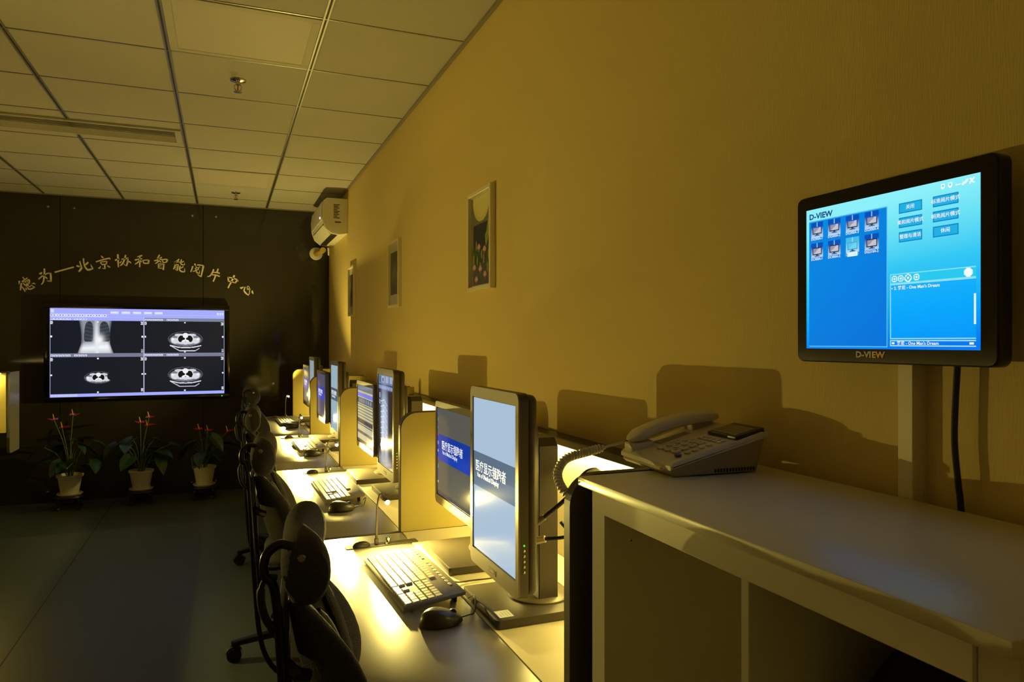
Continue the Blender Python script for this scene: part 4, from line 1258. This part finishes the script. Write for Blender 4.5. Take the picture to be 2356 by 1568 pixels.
def mouse(x, y, rz, label):
    t = thing('computer_mouse', label, 'mouse', (x, y, DESK + .0005), -PI / 2 + rz, 'mice on the desks')
    if 'mouse' not in mesh_cache:
        def f(u_, v_):
            a = 2 * PI * u_
            ph_ = v_ * PI / 2
            r = math.cos(ph_) ** .55
            y_ = .050 * math.sin(a) * r
            wd = .030 * (1 - .10 * math.sin(a) + .08 * math.cos(2 * a))
            z_ = .004 + .031 * math.sin(ph_) ** .9 * (1 - .30 * (y_ / .05) - .2 * (y_ / .05) ** 2)
            return (wd * math.cos(a) * r, y_, max(.003, z_))
        mesh_cache['mouse'] = B().surf(f, 32, 12, True).mesh('shell', M['mouse'])
        mesh_cache['mouseb'] = B().lathe([(.024, 0), (.026, .0045)], 24, Matrix.Diagonal((1, 1.75, 1, 1))).mesh('base', M['black'])
        mesh_cache['wheel'] = B().cyl((-.0035, .026, .0235), (.0035, .026, .0235), .0085, seg=14).mesh('wheel', M['rubber'])
    link('shell', mesh_cache['mouse'], t); link('base', mesh_cache['mouseb'], t); link('wheel', mesh_cache['wheel'], t)
    B().tube(bez([(0, .048, .010), (0, .062, .012), (-.02, .085, .010), (-.06, .10, .030), (-.11, .10, .010)], 8), .0017, 6).build('cable', M['cable'], t)
kd = ['the nearest desk', 'the radiograph desk', 'the third desk from the white cabinet', 'the far-end desk']
for k in range(4):
    keyboard((.452, .432, .462, .46)[k], (1.83, 3.02, 4.37, 5.80)[k], .042 if k == 0 else .02, 'grey keyboard lit white by the gooseneck lamp on ' + kd[k], k == 0)
    mouse((.448, .405, .452, .46)[k], (1.532, 2.70, 4.06, 5.44)[k], -.0 - PI / 2 * 0, 'black computer mouse with a cable on ' + kd[k])

# ------------------------------------------------------------------ mesh chairs pulled up to the desks
def superell(a, e):
    c, s = math.cos(a), math.sin(a)
    return math.copysign(abs(c) ** e, c), math.copysign(abs(s) ** e, s)

def make_chair():
    """faces +x; origin on the floor under the seat column"""
    t = thing('office_chair', '', 'chair', (0, 0, 0), 0, 'mesh office chairs along the desks')
    # five-star base with castors
    B().lathe([(.034, .055), (.040, .075), (.040, .115), (.028, .125)], 20).build('hub', M['chair_frame'], t)
    for k in range(5):
        a = 2 * PI * k / 5 + math.radians(187)
        R_ = Matrix.Rotation(a, 4, 'Z')
        arm = B().surf(lambda u, v: R_ @ Vector((.03 + .30 * v, (.022 - .006 * v) * superell(2 * PI * u, .6)[0], .094 - .018 * v * v + (.018 - .006 * v) * superell(2 * PI * u, .6)[1])), 16, 8, True)
        arm.cyl(R_ @ Vector((.325, 0, .085)), R_ @ Vector((.325, 0, .062)), .012)
        ao = arm.build('base_arm', M['chair_frame'], t)
        c_ = B()
        cd = R_ @ Vector((.325, 0, .031)); sd = R_.to_3x3() @ Vector((math.sin(k * 1.7), math.cos(k * 1.7), 0))
        for s in (-1, 1):
            c_.cyl(cd + sd * s * .006, cd + sd * s * .020, .0305, seg=18)
        c_.cyl(cd - sd * .019, cd + sd * .019, .010)
        c_.surf(lambda u, v: cd + sd * (-.016 + .032 * v) + Vector((0, 0, 1)) * .036 * math.sin(PI * u) + (R_.to_3x3() @ Vector((1, 0, 0))) * .036 * math.cos(PI * u), 10, 2)
        c_.build('castor', M['rubber'], ao)
    B().cyl((0, 0, .11), (0, 0, .28), .026).cyl((0, 0, .28), (0, 0, .40), .016).build('gas_column', M['chair_frame'], t)
    B().box((-.12, -.07, .375), (.12, .07, .415), .012).build('tilt_mechanism', M['chair_frame'], t)
    def seat(u, v):
        a = 2 * PI * u
        ph_ = (v - .5) * PI
        c, s = superell(a, .55)
        r = math.cos(ph_) ** .35 if abs(v - .5) < .5 else 0
        return (.0 + .200 * c * r, .235 * s * r, .455 + .038 * math.sin(ph_) + .012 * (s * r) ** 2 - .03 * max(0, c * r) ** 3)
    B().surf(seat, 40, 12, True).build('seat', M['fabric'], t)
    # side tubes that carry the head cushion, with a crooked top
    for s in (-1, 1):
        y = s * .112
        p = [(-.10, .07, .395), (-.19, y, .41), (-.25, y, .50), (-.272, y, .70), (-.280, y, .86), (-.284, y, .975)] if s > 0 else [(-.10, s * .07, .395), (-.19, y, .41), (-.25, y, .50), (-.272, y, .70), (-.280, y, .86), (-.291, y, 1.010), (-.306, y, 1.040), (-.304, y, 1.068), (-.286, y, 1.083), (-.266, s * .120, 1.080), (-.254, s * .124, 1.072)]
        B().tube(bez(p, 6), .0070, 12).build('back_tube', M['chair_frame'], t)
        B().lathe([(.0062, 0), (.0062, .003), (.0045, .0045), (0, .0047)], 14, Matrix.Translation((-.254, s * .1395, 1.068)) @ Matrix.Rotation(s * -PI / 2, 4, 'X')).build('pivot_bolt', M['steel'], t)
        # strap behind the near tube
        if s < 0: B().tube(bez([(-.288, y, 1.035), (-.303, y, 1.036), (-.311, y, 1.018), (-.309, y, .990), (-.300, y, .968), (-.286, y, .958)], 6), [.004] * 12 + [.006] * 19, 8).build('back_strap', M['rubber'], t)
    B().box((-.287, -.112, .90), (-.273, .112, .99), .004).build('back_plate', M['chair_frame'], t)
    # wing-shaped head cushion
    def head(u, v):
        a = 2 * PI * u
        yy = -1 + 2 * v
        e = max(0.0, 1 - abs(yy) ** 5) ** .45
        wing = abs(yy) ** 1.5
        rx = .023 + .024 * wing
        rz = .044 + .024 * wing
        c, s = superell(a, .95)
        return (-.262 + .022 * wing + rx * c * e, .150 * yy, 1.042 + .006 * (1 - wing) + rz * s * e)
    B().surf(head, 32, 30, True).build('head_cushion', M['fabric'], t)
    # two separate back cushions that curve forward at their outer edges
    for s in (-1, 1):
        def pad(u, v, s=s):
            a = 2 * PI * u
            ph_ = (v - .5) * PI
            c, q = superell(a, .78)
            r = max(0.0, math.cos(ph_)) ** .5
            ww, hh = .5 + .5 * c * r, q * r                # 0 inner .. 1 outer, -1 bottom .. 1 top
            fwd = .072 * ww ** 1.3 * max(0, 1 - .5 * (hh + .3) ** 2)
            return (-.240 - .028 * hh + fwd + .024 * math.sin(ph_), s * (.040 + .095 * ww), .878 + .118 * hh)
        po = B().surf(pad, 44, 14, True).build('back_cushion', M['fabric'], t)
        def rib(u, v, s=s):
            hh = -.80 + 1.6 * v
            a = 2 * PI * u
            ww = .5
            k = max(0.0, 1 - abs(hh / .82) ** 6) ** .5
            fwd = .072 * ww ** 1.3 * max(0, 1 - .5 * (hh + .3) ** 2)
            return (-.240 - .028 * hh + fwd + .020 + .013 * k * math.cos(a), s * (.040 + .095 * ww) + .022 * k * math.sin(a), .878 + .118 * hh)
        B().surf(rib, 16, 18, True).build('raised_rib', M['fabric'], po)
        B().tube(bez([(-.276, s * .10, .90), (-.262, s * .11, .89), (-.245, s * .10, .88)], 5), .010, 8).build('cushion_bracket', M['chair_frame'], t)
        # armrests
        B().tube(bez([(-.05, s * .20, .40), (-.055, s * .275, .41), (-.06, s * .295, .47), (-.055, s * .292, .58), (-.04, s * .288, .645)], 6), .014, 10).build('arm_support', M['chair_frame'], t)
        B().prism(rrect(-.13, .10, -.035, .035, .03, 5), 'z', .645, .672, .010, 3, Matrix.Translation((0, s * .285, 0))).build('armrest', M['rubber'], t)
    return t
ch = make_chair()
chl = ['black mesh office chair with wing head cushion beside the nearest keyboard', 'black mesh office chair second along from the white cabinet', 'black mesh office chair third along from the white cabinet', 'black mesh office chair nearest the potted plants and dark wall']
for k, (x, y, a) in enumerate(((.37, 1.18, -.10), (.36, 2.27, -.08), (.362, 3.33, -.05), (.40, 4.80, .12))):
    o = ch if k == 0 else copy_tree(ch)
    o.location = (x, y, 0); o.rotation_euler = (0, 0, a)
    o['label'] = chl[k]
for c_ in ch.children:                       # the nearest chair's base is swivelled clear of the cabinet
    if c_.name.startswith('base_arm'): c_.rotation_euler.z = math.radians(-31.3)

# ------------------------------------------------------------------ potted anthuriums on low carved stands
def leaf_mesh(name, L, W, m, cup=.25, droop=.35):
    b = bmesh.new()
    nu, nv = 6, 8
    grid = []
    for j in range(nv + 1):
        v = j / nv
        hw = W / 2 * (math.sin(PI * min(1, (v * .88 + .12))) ** .8) * (1.15 - .35 * v)
        row = []
        for i in range(nu + 1):
            s = -1 + 2 * i / nu
            back = -.16 * L * (1 - v) * abs(s) ** 1.4 if v < .35 else 0
            row.append(b.verts.new((s * hw, v * L + back, cup * abs(s) * hw - droop * L * v * v)))
        grid.append(row)
    for j in range(nv):
        for i in range(nu):
            b.faces.new((grid[j][i], grid[j][i + 1], grid[j + 1][i + 1], grid[j + 1][i]))
    r = bmesh.ops.extrude_face_region(b, geom=b.faces[:])
    bmesh.ops.translate(b, verts=[e for e in r['geom'] if isinstance(e, bmesh.types.BMVert)], vec=(0, 0, -.0012))
    bmesh.ops.recalc_face_normals(b, faces=b.faces[:])
    k = B(); k._merge(b)
    return k.mesh(name, m)
leafA = leaf_mesh('leaf', .17, .12, M['leaf']); leafB = leaf_mesh('leaf', .14, .09, M['leaf'], .3, .5)
spathe = leaf_mesh('spathe', .085, .075, M['spathe'], .15, .2)
spadm = B().lathe([(.0035, 0), (.0042, .02), (.003, .045), (0, .05)], 10).mesh('spadix', M['spadix'])

def anthurium(x, y, zp, seed, label, flowers, nleaf, spread):
    r = random.Random(seed)
    t = thing('potted_anthurium', label, 'potted plant', (x, y, zp), group='anthuriums in white pots')
    B().lathe([(.062, .012), (.066, .02), (.088, .150), (.098, .152), (.100, .168), (.092, .170), (.086, .160), (.084, .150)], 36).build('pot', M['pot'], t)
    B().lathe([(0, .0), (.082, .0), (.095, .014), (.092, .017), (.080, .006), (.055, .012), (0, .012)], 36).build('saucer', M['pot'], t)
    B().lathe([(.0845, .146), (.05, .15), (0, .153)], 24).build('soil', M['soil'], t)
    for k in range(nleaf):
        a = 2 * PI * k / nleaf + r.uniform(-.4, .4)
        L = r.uniform(.08, spread) * (.45 if math.sin(a) > 0 else 1.0); h = .17 + r.uniform(.06, .28)
        px_, py_ = L * math.cos(a), L * math.sin(a) * .75
        st = B().tube(bez([(.02 * math.cos(a), .02 * math.sin(a), .15), (px_ * .45, py_ * .45, .15 + (h - .15) * .7), (px_, py_, h)], 5), .0028, 6).build('leaf_stalk', M['stem'], t)
        lf = link('leaf', leafA if k % 2 else leafB, st, loc=(px_, py_, h), rot=(r.uniform(-.5, .2), r.uniform(-.4, .4), a - PI / 2 + r.uniform(-.4, .4)))
        sc_ = r.uniform(.85, 1.2); lf.scale = (sc_, sc_, sc_)
    for (fx, fz, tilt_) in flowers:
        fy = r.uniform(-.08, -.02)
        st = B().tube(bez([(0, 0, .15), (fx * .35, fy * .5, .15 + (fz - .15) * .55), (fx, fy, fz)], 6), .003, 6).build('flower_stalk', M['stem'], t)
        sp = link('spathe', spathe, st, loc=(fx, fy, fz), rot=(.25, 0, tilt_), label='red waxy spathe')
        link('spadix', spadm, st, loc=(fx, fy, fz + .004), rot=(-.3, -.25, 0))
def stand(x, y, h, label):
    t = thing('plant_stand', label, 'plant stand', (x, y, 0), group='low carved wooden plant stands')
    B().lathe([(.0, h - .02), (.105, h - .02), (.112, h - .012), (.108, h - .002), (.098, h), (0, h)], 32).build('top', M['dark_wood'], t)
    B().lathe([(.085, h - .05), (.090, h - .02), (.080, h - .02), (.076, h - .05)], 28, cap=False).build('apron', M['dark_wood'], t)
    for k in range(4):
        a = PI / 4 + k * PI / 2
        ca, sa = math.cos(a), math.sin(a)
        B().tube(bez([(.085 * ca, .085 * sa, h - .02), (.105 * ca, .105 * sa, h * .62), (.088 * ca, .088 * sa, h * .25), (.110 * ca, .110 * sa, .010)], 6), [.013] * 7 + [.010] * 6 + [.012] * 6, 8).build('leg', M['dark_wood'], t)
    B().box((-.07, -.008, h * .3), (.07, .008, h * .3 + .012), M=Matrix.Rotation(PI / 4, 4, 'Z')).box((-.07, -.008, h * .3), (.07, .008, h * .3 + .0119), M=Matrix.Rotation(-PI / 4, 4, 'Z')).build('stretcher', M['dark_wood'], t)
plants = [(-1.185, 6.83, 11, [(-.10, .63, .5), (.03, .66, -.4), (-.045, .56, -.7)], 14, .24, 'beside the lit cubicle'),
          (-.66, 6.84, 23, [(.0, .58, .3), (.065, .62, -.5), (.05, .55, -.9)], 15, .25, 'between two others'),
          (-.165, 6.85, 37, [(-.04, .50, .4), (.03, .48, -.5), (.19, .47, -1.2)], 14, .24, 'beside the office chairs')]
SH = .115
for (x, y, sd, fl_, nl, spd, lab) in plants:
    stand(x, y, SH, 'low dark carved wooden stand under the anthurium ' + lab)
    anthurium(x, y, SH + .0005, sd, 'anthurium in a white pot ' + lab, fl_, nl, spd)

# ------------------------------------------------------------------ workstations across the aisle (left)
XLD = -1.45                                   # front edge of the desks on the left
XLB = XLD - (XB - XF)                         # face of their back screen
YE = 5.87
for k, (a, b) in enumerate(((2.35, 3.66), (3.69, YE - .002))):
    h = (b - a) / 2
    t = thing('office_desk', ('dark desk across the aisle carrying the lamp that lights the white cabinet', 'dark desk of the lit cubicle across the aisle from the chairs')[k], 'desk', (XLD, (a + b) / 2, 0))
    B().box((-.345, -h, DESK - .028), (0, h, DESK), .003, 2).build('desktop', M['desk_dark'], t)
    B().box((-(XB - XF) + .014, -h, DESK - .028), (-.346, h, DESK), .001, 1).build('rear_board', M['desk_light'], t)
    B().box((-.70, h - .02, 0), (-.06, h, DESK - .0285)).build('side_panel', M['bronze_dark'], t)
    B().box((-.70, -h, 0), (-.06, -h + .02, DESK - .0285)).build('side_panel', M['bronze_dark'], t)
    if k: B().box((-.42, h - .40, .20), (-.05, h - .05, .34), .004).build('drawer_unit', M['steel'], t)
    s_ = thing('back_screen', ('pale lit back screen across the aisle behind the lamp that lights the cabinet', 'pale lit back screen of the cubicle across the aisle')[k], 'desk screen', (XLB, (a + b) / 2, 0))
    B().box((0, -h, .3), (.012, h - .06, 1.158)).build('board', M['desk_light'], s_)
    B().box((-.015, -h, 1.160), (.045, h - .06, 1.176), .001, 1).build('ledge', M['ledge'], s_)
    B().box((.03, -h + .02, 1.152), (.04, h - .08, 1.1595)).build('light_strip', M['led_strip'], s_, smooth=False)
    strip_light('strip_light', (.036, -.015, 1.150), .012, 2 * h - .1, STRIP_W, (0, 0, 0), s_)
t = thing('cubicle_screen', 'lit end screen of the cubicle across the aisle with a grey outer panel', 'desk screen', (-1.41, YE, 0))
B().prism(rrect(-.76, .010, DESK + .001, 1.165, .004), 'y', 0, .018).build('board', M['partition'], t)
B().prism(rrect(.012, .262, .605, 1.168, (.03, .0, .0, .02), 4), 'x', .012, .030).build('outer_panel', mat('grey_panel', (120, 116, 108), .3), t)
for z in (1.12, .98, .84, .70):
    B().lathe([(.005, 0), (.004, .002), (0, .0025)], 10, Matrix.Translation((.030, .245, z)) @ Matrix.Rotation(PI / 2, 4, 'Y')).build('screw', M['steel'], t)
B().box((-.74, -.05, 1.166), (.03, .02, 1.176), .001, 1).build('ledge', M['ledge'], t)
B().box((-.72, -.044, 1.158), (-.01, -.034, 1.1658)).build('light_strip', M['led_strip'], t, smooth=False)
strip_light('strip_light', (-.36, -.039, 1.156), .68, .012, STRIP_W * .6, (0, 0, 0), t)
lamp(3.80, -1.70, -1.716, .887, 'the desk across the aisle', (.74, -.64, -.08), -1.70, PI, LAMP_W * 1.75)

# ------------------------------------------------------------------ odds and ends
t = thing('cardboard_box', 'small flat tan cardboard box on the floor under the desks', 'box', (.37, 3.60, 0), .0)
B().box((-.055, -.058, 0), (.055, .058, .062), .002, 1).build('tray', M['paper_tan'], t, smooth=False)
B().box((-.058, -.061, .055), (.058, .061, .070), .002, 1).build('lid', M['paper_tan'], t, smooth=False)

# window with a drawn curtain in the back wall (seen only mirrored in the dark glass)
cu_t = thing('curtain', 'grey pleated curtain on the back wall mirrored in the dark glass', 'curtain', (.42, YB, 0))
B().surf(lambda u, v: (-.30 + .6 * u, .06 + .018 * math.sin(u * 60), .52 + 1.25 * v), 120, 2).build('cloth', M['curtain'], cu_t)
B().cyl((-.36, .06, 1.80), (.36, .06, 1.80), .012).cyl((-.36, .06, 1.80), (-.36, .0, 1.80), .008).cyl((.36, .06, 1.80), (.36, .0, 1.80), .008).build('rail', M['steel'], cu_t)
